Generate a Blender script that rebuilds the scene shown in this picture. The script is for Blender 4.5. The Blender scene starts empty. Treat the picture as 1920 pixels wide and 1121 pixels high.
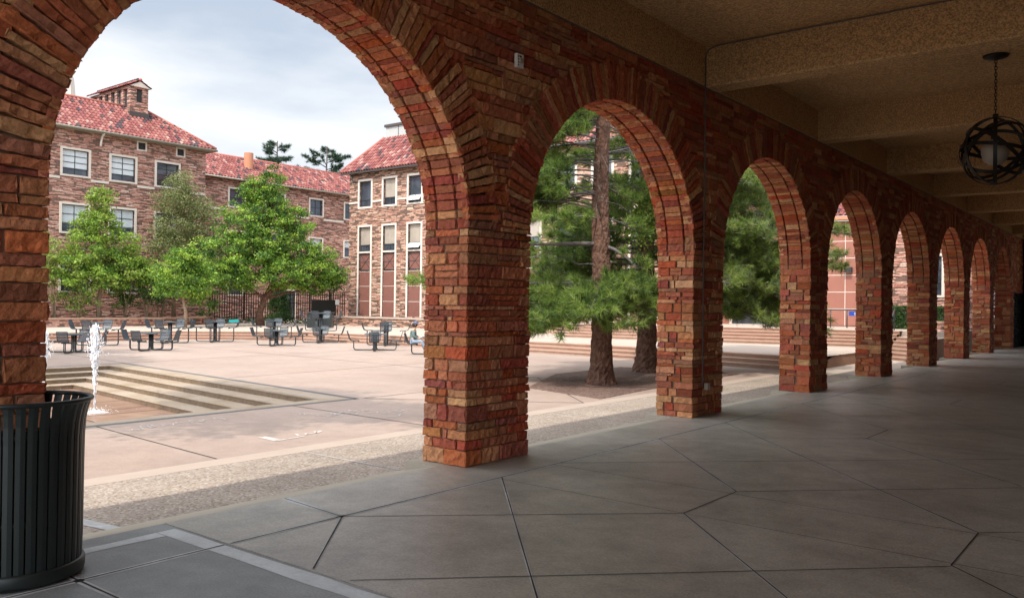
import bpy, math, random
import numpy as np
from mathutils import Vector, Matrix
random.seed(7); RNG = np.random.default_rng(7)
S = bpy.context.scene; COL = S.collection
# ------------------------------------------------------------------ camera
cam = bpy.data.cameras.new('camera'); cam.sensor_width = 36; cam.lens = 1575.66/1920*36; cam.clip_end = 2000; cam.clip_start = .05
co = bpy.data.objects.new('camera', cam); COL.objects.link(co); S.camera = co
yaw, pit, rol = [math.radians(v) for v in (-38.3049, .36921, .70405)]
fw = Vector((math.sin(yaw), math.cos(yaw), 0)); rt = Vector((math.cos(yaw), -math.sin(yaw), 0)); up = Vector((0, 0, 1))
fw2 = fw*math.cos(pit)+up*math.sin(pit); up2 = up*math.cos(pit)-fw*math.sin(pit)
# the roll is a tiny hand-held tilt
fr = math.atan2(0, 1)
r_ = rt*math.cos(rol/1)+up2*math.sin(rol/1); u_ = up2*math.cos(rol/1)-rt*math.sin(rol/1)
co.matrix_world = Matrix(((r_.x, u_.x, -fw2.x, 6.809), (r_.y, u_.y, -fw2.y, 0), (r_.z, u_.z, -fw2.z, 2.0), (0, 0, 0, 1)))
# ------------------------------------------------------------------ sun and sky
SUN = Vector((.13, -.57, .81)).normalized()
sl = bpy.data.lights.new('sun', 'SUN'); sl.energy = 1.55; sl.angle = math.radians(.6); sl.color = (1, .93, .82)
so = bpy.data.objects.new('sun', sl); COL.objects.link(so); so.rotation_euler = SUN.to_track_quat('Z', 'Y').to_euler()
W = bpy.data.worlds.new('World'); S.world = W; W.use_nodes = True
nt = W.node_tree; nt.nodes.clear()
def nd(t, T, **k):
    n = t.nodes.new(T)
    for a, b in k.items():
        if a.startswith('i_'): n.inputs[int(a[2:]) if a[2:].isdigit() else a[2:].replace('_', ' ')].default_value = b
        else: setattr(n, a, b)
    return n
sky = nd(nt, 'ShaderNodeTexSky', sky_type='NISHITA', sun_disc=False)
sky.sun_elevation = math.asin(SUN.z); sky.sun_rotation = math.atan2(SUN.x, SUN.y)
tc = nd(nt, 'ShaderNodeTexCoord'); mp = nd(nt, 'ShaderNodeMapping'); mp.inputs['Scale'].default_value = (1, 1, 3.2)
nz = nd(nt, 'ShaderNodeTexNoise'); nz.inputs['Scale'].default_value = 1.9; nz.inputs['Detail'].default_value = 6; nz.inputs['Roughness'].default_value = .52
cr = nd(nt, 'ShaderNodeValToRGB'); cr.color_ramp.elements[0].position = .36; cr.color_ramp.elements[1].position = .62
cr.color_ramp.elements[0].color = (.8, .8, .8, 1); cr.color_ramp.elements[1].color = (1, 1, 1, 1)
b1 = nd(nt, 'ShaderNodeBackground'); b1.inputs[1].default_value = .07
b2 = nd(nt, 'ShaderNodeBackground')
cc = nd(nt, 'ShaderNodeValToRGB'); cc.color_ramp.elements[0].position = .40; cc.color_ramp.elements[1].position = .60
cc.color_ramp.elements[0].color = (.58, .65, .75, 1); cc.color_ramp.elements[1].color = (.93, .96, 1.0, 1); b2.inputs[1].default_value = 1.0
mx = nd(nt, 'ShaderNodeMixShader'); wo = nd(nt, 'ShaderNodeOutputWorld')
l = nt.links.new
l(tc.outputs['Generated'], mp.inputs[0]); l(mp.outputs[0], nz.inputs[0]); l(nz.outputs[0], cr.inputs[0]); l(nz.outputs[0], cc.inputs[0])
l(sky.outputs[0], b1.inputs[0]); 
dt = nd(nt, 'ShaderNodeVectorMath', operation='DOT_PRODUCT'); dt.inputs[1].default_value = SUN; l(tc.outputs['Generated'], dt.inputs[0])
mr = nd(nt, 'ShaderNodeMapRange', interpolation_type='SMOOTHSTEP'); mr.inputs[1].default_value = .1; mr.inputs[2].default_value = 1; mr.inputs[3].default_value = 1; mr.inputs[4].default_value = 4.2; l(dt.outputs['Value'], mr.inputs[0])
ms_ = nd(nt, 'ShaderNodeMath', operation='MULTIPLY'); ms_.inputs[1].default_value = .42; l(mr.outputs[0], ms_.inputs[0]); l(ms_.outputs[0], b2.inputs[1])
l(cc.outputs[0], b2.inputs[0]); l(cr.outputs[0], mx.inputs[0]); l(b1.outputs[0], mx.inputs[1]); l(b2.outputs[0], mx.inputs[2]); l(mx.outputs[0], wo.inputs[0])
S.view_settings.view_transform = 'Standard'; S.view_settings.look = 'None'; S.view_settings.exposure = 1.38
S.cycles.max_bounces = 8; S.cycles.diffuse_bounces = 6; S.cycles.transparent_max_bounces = 8
try: S.cycles.use_denoising = True
except Exception: pass

# ------------------------------------------------------------------ materials
def mat(name, base=(.5, .5, .5), rough=.8, attr=False, noise=None, bump=None, metal=0, spec=.4, trans=0, extra=None, coat=0):
    """noise=(scale, amount, second colour) ; bump=(scale, strength, distance)"""
    m = bpy.data.materials.new(name); m.use_nodes = True; t = m.node_tree; p = t.nodes['Principled BSDF']; L = t.links.new
    p.inputs['Roughness'].default_value = rough; p.inputs['Metallic'].default_value = metal; p.inputs['Specular IOR Level'].default_value = spec
    p.inputs['Coat Weight'].default_value = coat
    tx = nd(t, 'ShaderNodeTexCoord')
    if attr:
        a = nd(t, 'ShaderNodeAttribute', attribute_name='col'); src = a.outputs['Color']
    else:
        a = nd(t, 'ShaderNodeRGB'); a.outputs[0].default_value = (*base, 1); src = a.outputs[0]
    if noise:
        for (sc, amt, c2, det) in noise:
            n = nd(t, 'ShaderNodeTexNoise'); n.inputs['Scale'].default_value = sc; n.inputs['Detail'].default_value = det; n.inputs['Roughness'].default_value = .6
            L(tx.outputs['Object'], n.inputs[0])
            r = nd(t, 'ShaderNodeMapRange'); r.inputs[1].default_value = .38; r.inputs[2].default_value = .68; r.inputs[3].default_value = 0; r.inputs[4].default_value = amt
            L(n.outputs[0], r.inputs[0])
            x = nd(t, 'ShaderNodeMix', data_type='RGBA'); L(r.outputs[0], x.inputs[0]); L(src, x.inputs[6])
            if isinstance(c2, (int, float)):
                v = nd(t, 'ShaderNodeMix', data_type='RGBA', blend_type='MULTIPLY'); v.inputs[0].default_value = 1; v.inputs[7].default_value = (c2, c2, c2, 1)
                L(src, v.inputs[6]); L(v.outputs[2], x.inputs[7])
            else: x.inputs[7].default_value = (*c2, 1)
            src = x.outputs[2]
    L(src, p.inputs['Base Color'])
    if bump:
        prev = None
        for (sc, st, dist) in bump:
            n = nd(t, 'ShaderNodeTexNoise'); n.inputs['Scale'].default_value = sc; n.inputs['Detail'].default_value = 5; L(tx.outputs['Object'], n.inputs[0])
            b = nd(t, 'ShaderNodeBump'); b.inputs['Strength'].default_value = st; b.inputs['Distance'].default_value = dist; L(n.outputs[0], b.inputs['Height'])
            if prev: L(prev, b.inputs['Normal'])
            prev = b.outputs[0]
        L(prev, p.inputs['Normal'])
    if trans:
        tr = nd(t, 'ShaderNodeBsdfTranslucent'); L(src, tr.inputs[0]); ms = nd(t, 'ShaderNodeMixShader'); ms.inputs[0].default_value = trans
        L(p.outputs[0], ms.inputs[1]); L(tr.outputs[0], ms.inputs[2]); L(ms.outputs[0], t.nodes['Material Output'].inputs[0])
    return m
def strata(name, ramp, scale=(1.5, 1.5, 10.0), mortar=(.18, .11, .085)):
    """coursed sandstone of far facades: stretched cells, each its own stone colour, with recessed joints"""
    m = bpy.data.materials.new(name); m.use_nodes = True; t = m.node_tree; p = t.nodes['Principled BSDF']; L = t.links.new
    p.inputs['Roughness'].default_value = .9; p.inputs['Specular IOR Level'].default_value = .2
    tx = nd(t, 'ShaderNodeTexCoord'); mp = nd(t, 'ShaderNodeMapping'); mp.inputs['Scale'].default_value = scale; L(tx.outputs['Object'], mp.inputs[0])
    wn = nd(t, 'ShaderNodeTexNoise'); wn.inputs['Scale'].default_value = 1.2; wn.inputs['Detail'].default_value = 2; L(tx.outputs['Object'], wn.inputs[0])
    ad = nd(t, 'ShaderNodeVectorMath', operation='MULTIPLY_ADD'); ad.inputs[1].default_value = (.5, .5, .9); L(wn.outputs[1], ad.inputs[0]); L(mp.outputs[0], ad.inputs[2])
    v = nd(t, 'ShaderNodeTexVoronoi', distance='CHEBYCHEV'); v.inputs['Scale'].default_value = 1; L(ad.outputs[0], v.inputs[0])
    sp = nd(t, 'ShaderNodeSeparateColor'); L(v.outputs['Color'], sp.inputs[0])
    c = nd(t, 'ShaderNodeValToRGB'); els = c.color_ramp.elements; c.color_ramp.interpolation = 'LINEAR'
    els[0].color = (*ramp[0], 1); els[1].color = (*ramp[-1], 1)
    for i, k in enumerate(ramp[1:-1]): e = els.new((i+1)/(len(ramp)-1)); e.color = (*k, 1)
    L(sp.outputs[0], c.inputs[0])
    r = nd(t, 'ShaderNodeMapRange'); r.inputs[1].default_value = .40; r.inputs[2].default_value = .50; L(v.outputs['Distance'], r.inputs[0])
    mo = nd(t, 'ShaderNodeMix', data_type='RGBA'); mo.inputs[7].default_value = (*mortar, 1); L(r.outputs[0], mo.inputs[0]); L(c.outputs[0], mo.inputs[6])
    n2 = nd(t, 'ShaderNodeTexNoise'); n2.inputs['Scale'].default_value = 9; n2.inputs['Detail'].default_value = 4; L(tx.outputs['Object'], n2.inputs[0])
    m2 = nd(t, 'ShaderNodeMapRange'); m2.inputs[1].default_value = .3; m2.inputs[2].default_value = .7; m2.inputs[3].default_value = .65; m2.inputs[4].default_value = 1.15; L(n2.outputs[0], m2.inputs[0])
    mu = nd(t, 'ShaderNodeVectorMath', operation='SCALE'); L(mo.outputs[2], mu.inputs[0]); L(m2.outputs[0], mu.inputs['Scale']); L(mu.outputs[0], p.inputs['Base Color'])
    hh = nd(t, 'ShaderNodeMath', operation='MULTIPLY_ADD'); hh.inputs[1].default_value = -1.3; L(v.outputs['Distance'], hh.inputs[0]); L(sp.outputs[1], hh.inputs[2])
    b = nd(t, 'ShaderNodeBump'); b.inputs['Strength'].default_value = 1; b.inputs['Distance'].default_value = .05; L(hh.outputs[0], b.inputs['Height']); L(b.outputs[0], p.inputs['Normal'])
    return m
def pebble(name, cols, scale=60, mortar=(.3, .25, .2), bumpd=.004):
    m = bpy.data.materials.new(name); m.use_nodes = True; t = m.node_tree; p = t.nodes['Principled BSDF']; L = t.links.new
    p.inputs['Roughness'].default_value = .85
    tx = nd(t, 'ShaderNodeTexCoord'); v = nd(t, 'ShaderNodeTexVoronoi'); v.inputs['Scale'].default_value = scale; L(tx.outputs['Object'], v.inputs[0])
    sp = nd(t, 'ShaderNodeSeparateColor'); L(v.outputs['Color'], sp.inputs[0])
    c = nd(t, 'ShaderNodeValToRGB'); els = c.color_ramp.elements; els[0].color = (*cols[0], 1); els[1].color = (*cols[-1], 1)
    for i, k in enumerate(cols[1:-1]): e = els.new((i+1)/(len(cols)-1)); e.color = (*k, 1)
    L(sp.outputs[0], c.inputs[0])
    n = nd(t, 'ShaderNodeTexNoise'); n.inputs['Scale'].default_value = .7; n.inputs['Detail'].default_value = 6; L(tx.outputs['Object'], n.inputs[0])
    m2 = nd(t, 'ShaderNodeMapRange'); m2.inputs[1].default_value = .3; m2.inputs[2].default_value = .7; m2.inputs[3].default_value = .8; m2.inputs[4].default_value = 1.12; L(n.outputs[0], m2.inputs[0])
    mu = nd(t, 'ShaderNodeVectorMath', operation='SCALE'); L(c.outputs[0], mu.inputs[0]); L(m2.outputs[0], mu.inputs['Scale']); L(mu.outputs[0], p.inputs['Base Color'])
    b = nd(t, 'ShaderNodeBump', invert=True); b.inputs['Strength'].default_value = .7; b.inputs['Distance'].default_value = bumpd; L(v.outputs['Distance'], b.inputs['Height']); L(b.outputs[0], p.inputs['Normal'])
    return m
M = {}
M['stone'] = mat('sandstone', attr=True, rough=.92, spec=.2, noise=[(5, .5, .62, 5), (24, .6, .5, 4), (60, .4, .6, 2)], bump=[(40, .8, .012), (11, .5, .03)])
M['mortar'] = mat('mortar', (.24, .155, .105), .95, noise=[(12, .5, .6, 4)], bump=[(60, .6, .01)])
M['floor'] = mat('floor_concrete', (.44, .40, .34), .44, spec=.5, noise=[(.35, .6, (.54, .49, .43), 6), (.8, .75, .64, 9), (3.2, .5, .72, 8), (14, .4, .65, 6), (48, .6, .5, 3)], bump=[(50, .3, .006), (1.2, .1, .02)])
M['floor2'] = mat('floor_concrete_grey', (.25, .25, .24), .5, spec=.4, noise=[(.6, .6, (.38, .39, .39), 6), (1.4, .7, .6, 9), (5, .5, .7, 8), (60, .6, .5, 3)], bump=[(60, .3, .006)])
M['joint'] = mat('joint_dark', (.035, .03, .027), .9)
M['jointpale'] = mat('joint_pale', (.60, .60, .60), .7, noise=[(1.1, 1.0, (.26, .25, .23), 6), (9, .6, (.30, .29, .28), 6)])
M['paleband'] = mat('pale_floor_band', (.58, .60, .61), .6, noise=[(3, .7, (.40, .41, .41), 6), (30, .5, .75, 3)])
M['plaza'] = mat('plaza_concrete', (.40, .295, .24), .7, spec=.3, noise=[(.13, .7, .74, 7), (.25, .6, (.44, .345, .29), 5), (.55, .5, .82, 9), (1.3, .45, .80, 8), (5, .4, .75, 6), (25, .45, .7, 4)], bump=[(60, .15, .004)])
M['band'] = mat('plaza_band', (.43, .34, .28), .8, noise=[(1.5, .4, .8, 6), (70, .3, .75, 2)], bump=[(60, .2, .004)])
M['granite'] = mat('dark_band', (.12, .115, .11), .7, noise=[(30, .5, .6, 4)])
M['agg'] = pebble('exposed_aggregate', [(.24, .18, .135), (.37, .30, .235), (.17, .125, .10), (.46, .40, .34), (.29, .22, .17), (.35, .29, .24)], 40)
M['terr'] = mat('terrace_concrete', (.42, .34, .28), .85, noise=[(.4, .6, .85, 5), (6, .3, .8, 5)], bump=[(50, .15, .004)])
M['step'] = mat('step_stone', (.36, .21, .15), .85, noise=[(2, .6, (.42, .30, .22), 5), (12, .5, .7, 5)], bump=[(30, .3, .01)])
M['ledge'] = mat('pool_ledge', (.37, .29, .22), .7, noise=[(1.0, .8, (.27, .19, .11), 7), (9, .5, .7, 5)], bump=[(30, .3, .01)])
M['riser'] = mat('wet_riser', (.19, .13, .08), .5, noise=[(8, .7, .5, 5)], bump=[(25, .6, .02)])
M['poolfloor'] = mat('wet_pool_floor', (.27, .15, .10), .33, spec=.5, noise=[(.9, .7, (.36, .23, .16), 6), (2.5, .6, .6, 7)], bump=[(7, .25, .01)])
M['ceil'] = mat('ceiling_concrete', (.80, .50, .25), .92, spec=.15, noise=[(.6, .4, .78, 5), (14, .6, .65, 4), (34, .8, .30, 2)], bump=[(45, 1, .02)])
M['slabc'] = mat('slab_concrete', (.38, .33, .26), .8, noise=[(1.4, .5, .75, 6), (50, .3, .7, 3)], bump=[(40, .3, .006)])
M['wallL'] = strata('rubble_sandstone', [(.44, .20, .15), (.54, .30, .23), (.38, .16, .12), (.60, .38, .30), (.48, .24, .18), (.68, .49, .40)])
M['wallR'] = strata('rubble_sandstone_warm', [(.40, .20, .145), (.50, .30, .215), (.34, .155, .115), (.62, .46, .34), (.44, .23, .165), (.53, .33, .24)], (1.6, 1.6, 9.0), (.16, .10, .075))
M['trim'] = mat('cream_trim', (.66, .58, .50), .8, noise=[(3, .4, .85, 4)])
M['pane_dark'] = mat('window_glass', (.03, .035, .045), .05, spec=.9, noise=[(.6, .8, (.09, .11, .14), 3)])
M['shade'] = mat('tan_roller_shade', (.40, .34, .28), .25, spec=.6, noise=[(1.5, .6, .7, 3)], coat=.5)
M['blind'] = mat('white_blind', (.62, .66, .68), .35, spec=.6, noise=[(.9, .5, .75, 2)], coat=.6)
M['muntin'] = mat('dark_window_frame', (.04, .045, .05), .5)
M['tile'] = mat('roof_tile', attr=True, rough=.75, spec=.3, noise=[(6, .4, .7, 4)])
M['tilebase'] = mat('roof_underlay', (.10, .035, .03), .95)
M['redpanel'] = mat('red_stone_panel', (.33, .135, .095), .7, noise=[(1.5, .5, .8, 6), (30, .3, .8, 3)])
M['redpanel2'] = mat('red_granite_panel', (.21, .088, .068), .6, noise=[(3, .5, .8, 6), (40, .3, .8, 3)])
M['gutter'] = mat('gutter_metal', (.36, .33, .27), .5, metal=.3)
M['darkgutter'] = mat('dark_gutter', (.06, .05, .045), .5)
M['grey'] = mat('grey_metal_panel', (.42, .42, .40), .6, noise=[(1, .4, .85, 3)])
M['louvre'] = mat('dark_louvre', (.03, .03, .032), .7)
M['terracotta'] = mat('terracotta_pipe', (.52, .23, .13), .8, noise=[(3, .4, .8, 3)])
M['steel'] = mat('charcoal_coated_steel', (.028, .033, .036), .38, spec=.5, bump=[(80, .1, .002)])
M['mesh'] = mat('blue_grey_coated_seat', (.045, .065, .082), .42, spec=.5)
M['top'] = mat('table_top_coating', (.075, .10, .12), .35, spec=.5)
M['can'] = mat('dark_green_painted_steel', (.013, .018, .017), .42, spec=.5, noise=[(40, .3, .5, 3)], bump=[(120, .08, .002)])
M['liner'] = mat('black_liner', (.008, .008, .009), .6)
M['iron'] = mat('black_iron', (.018, .015, .012), .5, spec=.5, metal=.4, bump=[(60, .3, .003)])
M['globe'] = mat('frosted_globe', (.42, .36, .30), .5)
M['white'] = mat('white_enamel', (.75, .73, .70), .5)
M['redmark'] = mat('red_marking', (.5, .03, .02), .5)
M['blackmark'] = mat('black_marking', (.02, .02, .02), .5)
M['chalk'] = mat('white_chalk', (.66, .61, .58), .9, noise=[(12, 1, (.40, .32, .28), 4)])
M['bark'] = mat('pine_bark', (.17, .085, .055), .95, noise=[(4, .8, (.27, .15, .105), 6), (9, .85, .35, 5), (30, .5, .5, 4)], bump=[(14, 1, .06)])
M['barkd'] = mat('grey_branch', (.15, .13, .12), .95, noise=[(12, .5, .6, 4)])
M['barkl'] = mat('light_bark', (.30, .21, .14), .95, noise=[(6, .7, .6, 5)], bump=[(20, .8, .03)])
M['leaf'] = mat('green_leaf', attr=True, rough=.5, spec=.4, trans=.36)
M['needle'] = mat('pine_needle', attr=True, rough=.55, spec=.35, trans=.42)
M['mulch'] = pebble('bark_mulch', [(.10, .055, .04), (.17, .10, .075), (.06, .035, .028), (.24, .155, .12), (.13, .075, .058)], 22, bumpd=.02)
M['soil'] = pebble('planter_soil', [(.10, .06, .045), (.16, .10, .075), (.07, .045, .035)], 14, bumpd=.02)
M['drop'] = mat('sunlit_water', (.93, .95, .97), .1, spec=.8, trans=.4)
M['blue'] = mat('blue_sign', (.01, .05, .30), .5)
M['grass'] = mat('ground_earth', (.10, .10, .05), .95, noise=[(.2, .6, .7, 5)])
M['skin'] = mat('skin', (.52, .32, .23), .6)
M['shirt'] = mat('grey_green_shirt', (.13, .18, .17), .9, noise=[(12, .5, .7, 3)])
M['jeans'] = mat('pale_blue_jeans', (.28, .34, .42), .9, noise=[(9, .5, .75, 3)])
M['cap'] = mat('dark_blue_cap', (.05, .06, .11), .8, noise=[(8, .7, (.35, .35, .42), 2)])
M['hair'] = mat('dark_hair', (.03, .022, .018), .8)
M['teal'] = mat('teal_fabric', (.02, .30, .30), .7)

# ------------------------------------------------------------------ mesh helpers
class MB:
    def __init__(s): s.v = []; s.f = []; s.c = []; s.n = 0; s.sm = []
    def add(s, V, F, c=None, smooth=False):
        V = np.asarray(V, float).reshape(-1, 3); s.v.append(V); F = [tuple(int(i)+s.n for i in f) for f in F]; s.f += F; s.sm += [smooth]*len(F)
        C = np.ones((len(V), 4)); C[:, :3] = (.5, .5, .5) if c is None else c
        s.c.append(C); s.n += len(V)
    def build(s, name, m, parent=None, attr=False, loc=None):
        me = bpy.data.meshes.new(name)
        V = np.concatenate(s.v) if s.v else np.zeros((0, 3))
        if loc is not None: V = V-np.array(loc)
        me.from_pydata(V.tolist(), [], s.f); me.update()
        if attr:
            a = me.color_attributes.new('col', 'FLOAT_COLOR', 'POINT'); a.data.foreach_set('color', np.concatenate(s.c).ravel())
        me.polygons.foreach_set('use_smooth', s.sm)
        me.materials.append(m); o = bpy.data.objects.new(name, me); COL.objects.link(o)
        if loc is not None: o.location = loc
        if parent:
            o.parent = parent
        return o
def box(mb, x0, x1, y0, y1, z0, z1, c=None):
    V = [(x, y, z) for x in (x0, x1) for y in (y0, y1) for z in (z0, z1)]
    mb.add(V, [(0, 1, 3, 2), (4, 6, 7, 5), (0, 4, 5, 1), (2, 3, 7, 6), (0, 2, 6, 4), (1, 5, 7, 3)], c)
def obox(mb, o, u, v, n, hu, hv, hn, c=None):
    o = np.array(o, float); u, v, n = [np.array(a, float) for a in (u, v, n)]
    V = [o+a*hu*u+b*hv*v+d*hn*n for a in (-1, 1) for b in (-1, 1) for d in (-1, 1)]
    mb.add(V, [(0, 1, 3, 2), (4, 6, 7, 5), (0, 4, 5, 1), (2, 3, 7, 6), (0, 2, 6, 4), (1, 5, 7, 3)], c)
def poly(mb, pts, z=None, c=None):
    V = [(p[0], p[1], z) if z is not None else p for p in pts]; mb.add(V, [tuple(range(len(V)))], c)
def prism(mb, pts, z0, z1, c=None):
    n = len(pts); V = [(p[0], p[1], z0) for p in pts]+[(p[0], p[1], z1) for p in pts]
    mb.add(V, [tuple(range(n-1, -1, -1)), tuple(range(n, 2*n))]+[(i, (i+1) % n, n+(i+1) % n, n+i) for i in range(n)], c)
def tube(mb, pts, r, k=8, c=None, cap=True, smooth=True, jit=0):
    P = np.array(pts, float); n = len(P); R = np.full(n, r, float) if np.isscalar(r) else np.array(r, float)
    T = np.gradient(P, axis=0) if n > 2 else np.array([P[1]-P[0]]*2); T /= np.linalg.norm(T, axis=1)[:, None]+1e-12
    a = np.array([0, 0, 1.]) if abs(T[0][2]) < .9 else np.array([1., 0, 0]); u = np.cross(T[0], a); u /= np.linalg.norm(u)
    th = np.linspace(0, 2*np.pi, k, endpoint=False); V = []
    for i in range(n):
        u = u-T[i]*np.dot(u, T[i]); u /= np.linalg.norm(u)+1e-12; w = np.cross(T[i], u)
        rr = R[i]*(1+(RNG.uniform(-jit, jit, k) if jit else 0))
        V.append(P[i]+(np.cos(th)*rr)[:, None]*u+(np.sin(th)*rr)[:, None]*w)
    F = [(i*k+j, i*k+(j+1) % k, (i+1)*k+(j+1) % k, (i+1)*k+j) for i in range(n-1) for j in range(k)]
    if cap: F += [tuple(range(k-1, -1, -1)), tuple(range((n-1)*k, n*k))]
    mb.add(np.concatenate(V), F, c, smooth)
def lathe(mb, prof, k=32, cx=0, cy=0, c=None, smooth=True):
    th = np.linspace(0, 2*np.pi, k, endpoint=False)
    V = [(cx+r*math.cos(t), cy+r*math.sin(t), z) for r, z in prof for t in th]; n = len(prof)
    mb.add(V, [(i*k+j, i*k+(j+1) % k, (i+1)*k+(j+1) % k, (i+1)*k+j) for i in range(n-1) for j in range(k)], c, smooth)
def bez(pts, n=6):
    """round the corners of a polyline"""
    P = [np.array(p, float) for p in pts]; out = [P[0]]
    for i in range(1, len(P)-1):
        a, b, c_ = P[i-1], P[i], P[i+1]; d1 = min(.13, np.linalg.norm(b-a)*.45); d2 = min(.13, np.linalg.norm(c_-b)*.45)
        p0 = b+(a-b)/np.linalg.norm(a-b)*d1; p2 = b+(c_-b)/np.linalg.norm(c_-b)*d2
        for t in np.linspace(0, 1, n): out.append((1-t)**2*p0+2*t*(1-t)*b+t*t*p2)
    out.append(P[-1]); return out
TOPO = {}
def grid_topo(nx, ny, nz):
    k = (nx, ny, nz)
    if k in TOPO: return TOPO[k]
    idx = {}; I = []
    def vi(a, b, c_):
        if (a, b, c_) not in idx: idx[(a, b, c_)] = len(I); I.append((a, b, c_))
        return idx[(a, b, c_)]
    F = []
    for a in range(nx):
        for b in range(ny):
            F.append((vi(a, b, nz), vi(a+1, b, nz), vi(a+1, b+1, nz), vi(a, b+1, nz)))
    for c_ in range(nz):
        for a in range(nx):
            F.append((vi(a, 0, c_), vi(a+1, 0, c_), vi(a+1, 0, c_+1), vi(a, 0, c_+1)))
            F.append((vi(a, ny, c_), vi(a, ny, c_+1), vi(a+1, ny, c_+1), vi(a+1, ny, c_)))
        for b in range(ny):
            F.append((vi(0, b, c_), vi(0, b, c_+1), vi(0, b+1, c_+1), vi(0, b+1, c_)))
            F.append((vi(nx, b, c_), vi(nx, b+1, c_), vi(nx, b+1, c_+1), vi(nx, b, c_+1)))
    TOPO[k] = (np.array(I), F, nx, ny, nz); return TOPO[k]
def coords(n, h, r):
    if n <= 2: return np.linspace(-h, h, n+1)
    return np.concatenate([[-h], np.linspace(-(h-r), h-r, n-1), [h]])
def stone(mb, o, u, v, n, w, h, d, c, cell=.05, rough=.008, rad=.010, taper=0):
    """rough-hewn block: (o) centre of its front face, front points along n; u,v in-plane; sits d deep"""
    nx = max(1, min(14, int(round(w/cell)))); ny = max(1, min(10, int(round(h/cell)))); nz = 2
    if nx > 1: nx += 1
    if ny > 1: ny += 1
    if cell > .2: nz = 1
    I, F, a, b, c_ = grid_topo(nx, ny, nz)
    r = min(rad, w*.3, h*.3, d*.4)
    X = coords(nx, w/2, r)[I[:, 0]]; Y = coords(ny, h/2, r)[I[:, 1]]; Z = (np.array([-d, -r, 0]) if nz == 2 else np.array([-d, 0]))[I[:, 2]]
    q = np.stack([np.clip(X, -(w/2-r), w/2-r), np.clip(Y, -(h/2-r), h/2-r), np.minimum(Z, -r)], 1); P = np.stack([X, Y, Z], 1); D = P-q; L = np.linalg.norm(D, axis=1)
    if nx > 1 and ny > 1:
        k = L > 1e-9; P[k] = q[k]+D[k]/L[k][:, None]*r
    fr = (I[:, 2] == nz)
    P[:, 2] += np.where(fr, RNG.normal(0, rough, len(P)), 0)+ (np.where(fr, (X/w)*RNG.normal(0, rough*1.1)+(Y/h)*RNG.normal(0, rough*.9), 0))
    P[:, 0] += RNG.normal(0, rough*.45, len(P)); P[:, 1] += RNG.normal(0, rough*.45, len(P))
    if taper: P[:, 0] *= 1+taper*(P[:, 1]/h)
    u, v, n, o = [np.array(t, float) for t in (u, v, n, o)]
    mb.add(o+P[:, :1]*u+P[:, 1:2]*v+P[:, 2:3]*n, F, c)
PAL = np.array((1.26, 1.03, .80))*np.array([(.40, .135, .085), (.46, .20, .125), (.34, .10, .07), (.52, .29, .175), (.42, .17, .11), (.55, .35, .22), (.30, .11, .08), (.47, .16, .09), (.36, .19, .13), (.50, .25, .15), (.43, .11, .065), (.38, .155, .105)])
def scol(): return np.clip(PAL[RNG.integers(len(PAL))]*RNG.uniform(.8, 1.15)+RNG.normal(0, .008, 3), .02, .8)

# ------------------------------------------------------------------ tagging
def tag(o, label=None, cat=None, group=None, kind=None):
    if label: o['label'] = label
    if cat: o['category'] = cat
    if group: o['group'] = group
    if kind: o['kind'] = kind
    return o
def thing(name, label, cat, loc=(0, 0, 0), rz=0, group=None):
    o = bpy.data.objects.new(name, None); COL.objects.link(o); o.location = loc; o.rotation_euler.z = rz; o.empty_display_size = .2
    return tag(o, label, cat, group)
def struct(name, mb, m, attr=False): return tag(mb.build(name, m, attr=attr), kind='structure')
def dup(root, loc, rz, label, group=None):
    r = root.copy(); COL.objects.link(r); r.location = loc; r.rotation_euler = (0, 0, rz); r['label'] = label
    if group: r['group'] = group
    for ch in list(root.children):
        c = ch.copy(); COL.objects.link(c); c.parent = r
        for g in list(ch.children):
            d = g.copy(); COL.objects.link(d); d.parent = c
    return r
def relink(root):
    """children were built in world coordinates: keep them there"""
    inv = Matrix.Translation(-Vector(root.location))
    for ch in root.children: ch.matrix_parent_inverse = inv

PZ = -.16; Y0 = 7.732; PP = 6.1354; PW = 1.25; TH = .70; SZ = 2.924; RA = (PP-PW)/2; RB = 2.262; TOPZ = 6.01; CZ = 6.75
# ------------------------------------------------------------------ ground
mb = MB(); poly(mb, [(-400, -200), (300, -200), (300, 500), (-400, 500)], -1.2); struct('ground', mb, M['grass'])
# arcade floor
mb = MB(); prism(mb, [(-.30, 4.02), (10.5, 4.02), (10.5, 58), (-.30, 58)], -.5, 0); struct('arcade_floor', mb, M['floor'])
mb = MB(); prism(mb, [(-.30, -9), (10.5, -9), (10.5, 4.004), (-.30, 4.004)], -.5, 0); struct('entry_floor', mb, M['floor2'])
mb = MB()
def strip(mb, a, b, w, z):
    a, b = np.array(a, float), np.array(b, float); d = b-a; L = np.linalg.norm(d); d /= L; n = np.array([-d[1], d[0]])*w/2
    k = max(1, int(L/.4)); P = []
    for i in range(k+1):
        m_ = a+d*L*i/k; s = 1+RNG.uniform(-.15, .15); P += [(*(m_+n*s), z), (*(m_-n*s), z)]
    mb.add(P, [(2*i, 2*i+1, 2*i+3, 2*i+2) for i in range(k)])
dark, pale = MB(), MB()
def joint(a, b, w=.018, pw=0, po=0):
    w *= .75
    strip(dark, a, b, w, .0042)
    if pw: strip(pale, a, b, pw, .0021)  # pale edges: efflorescence, with light reflected off the chamfers painted in
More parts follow.
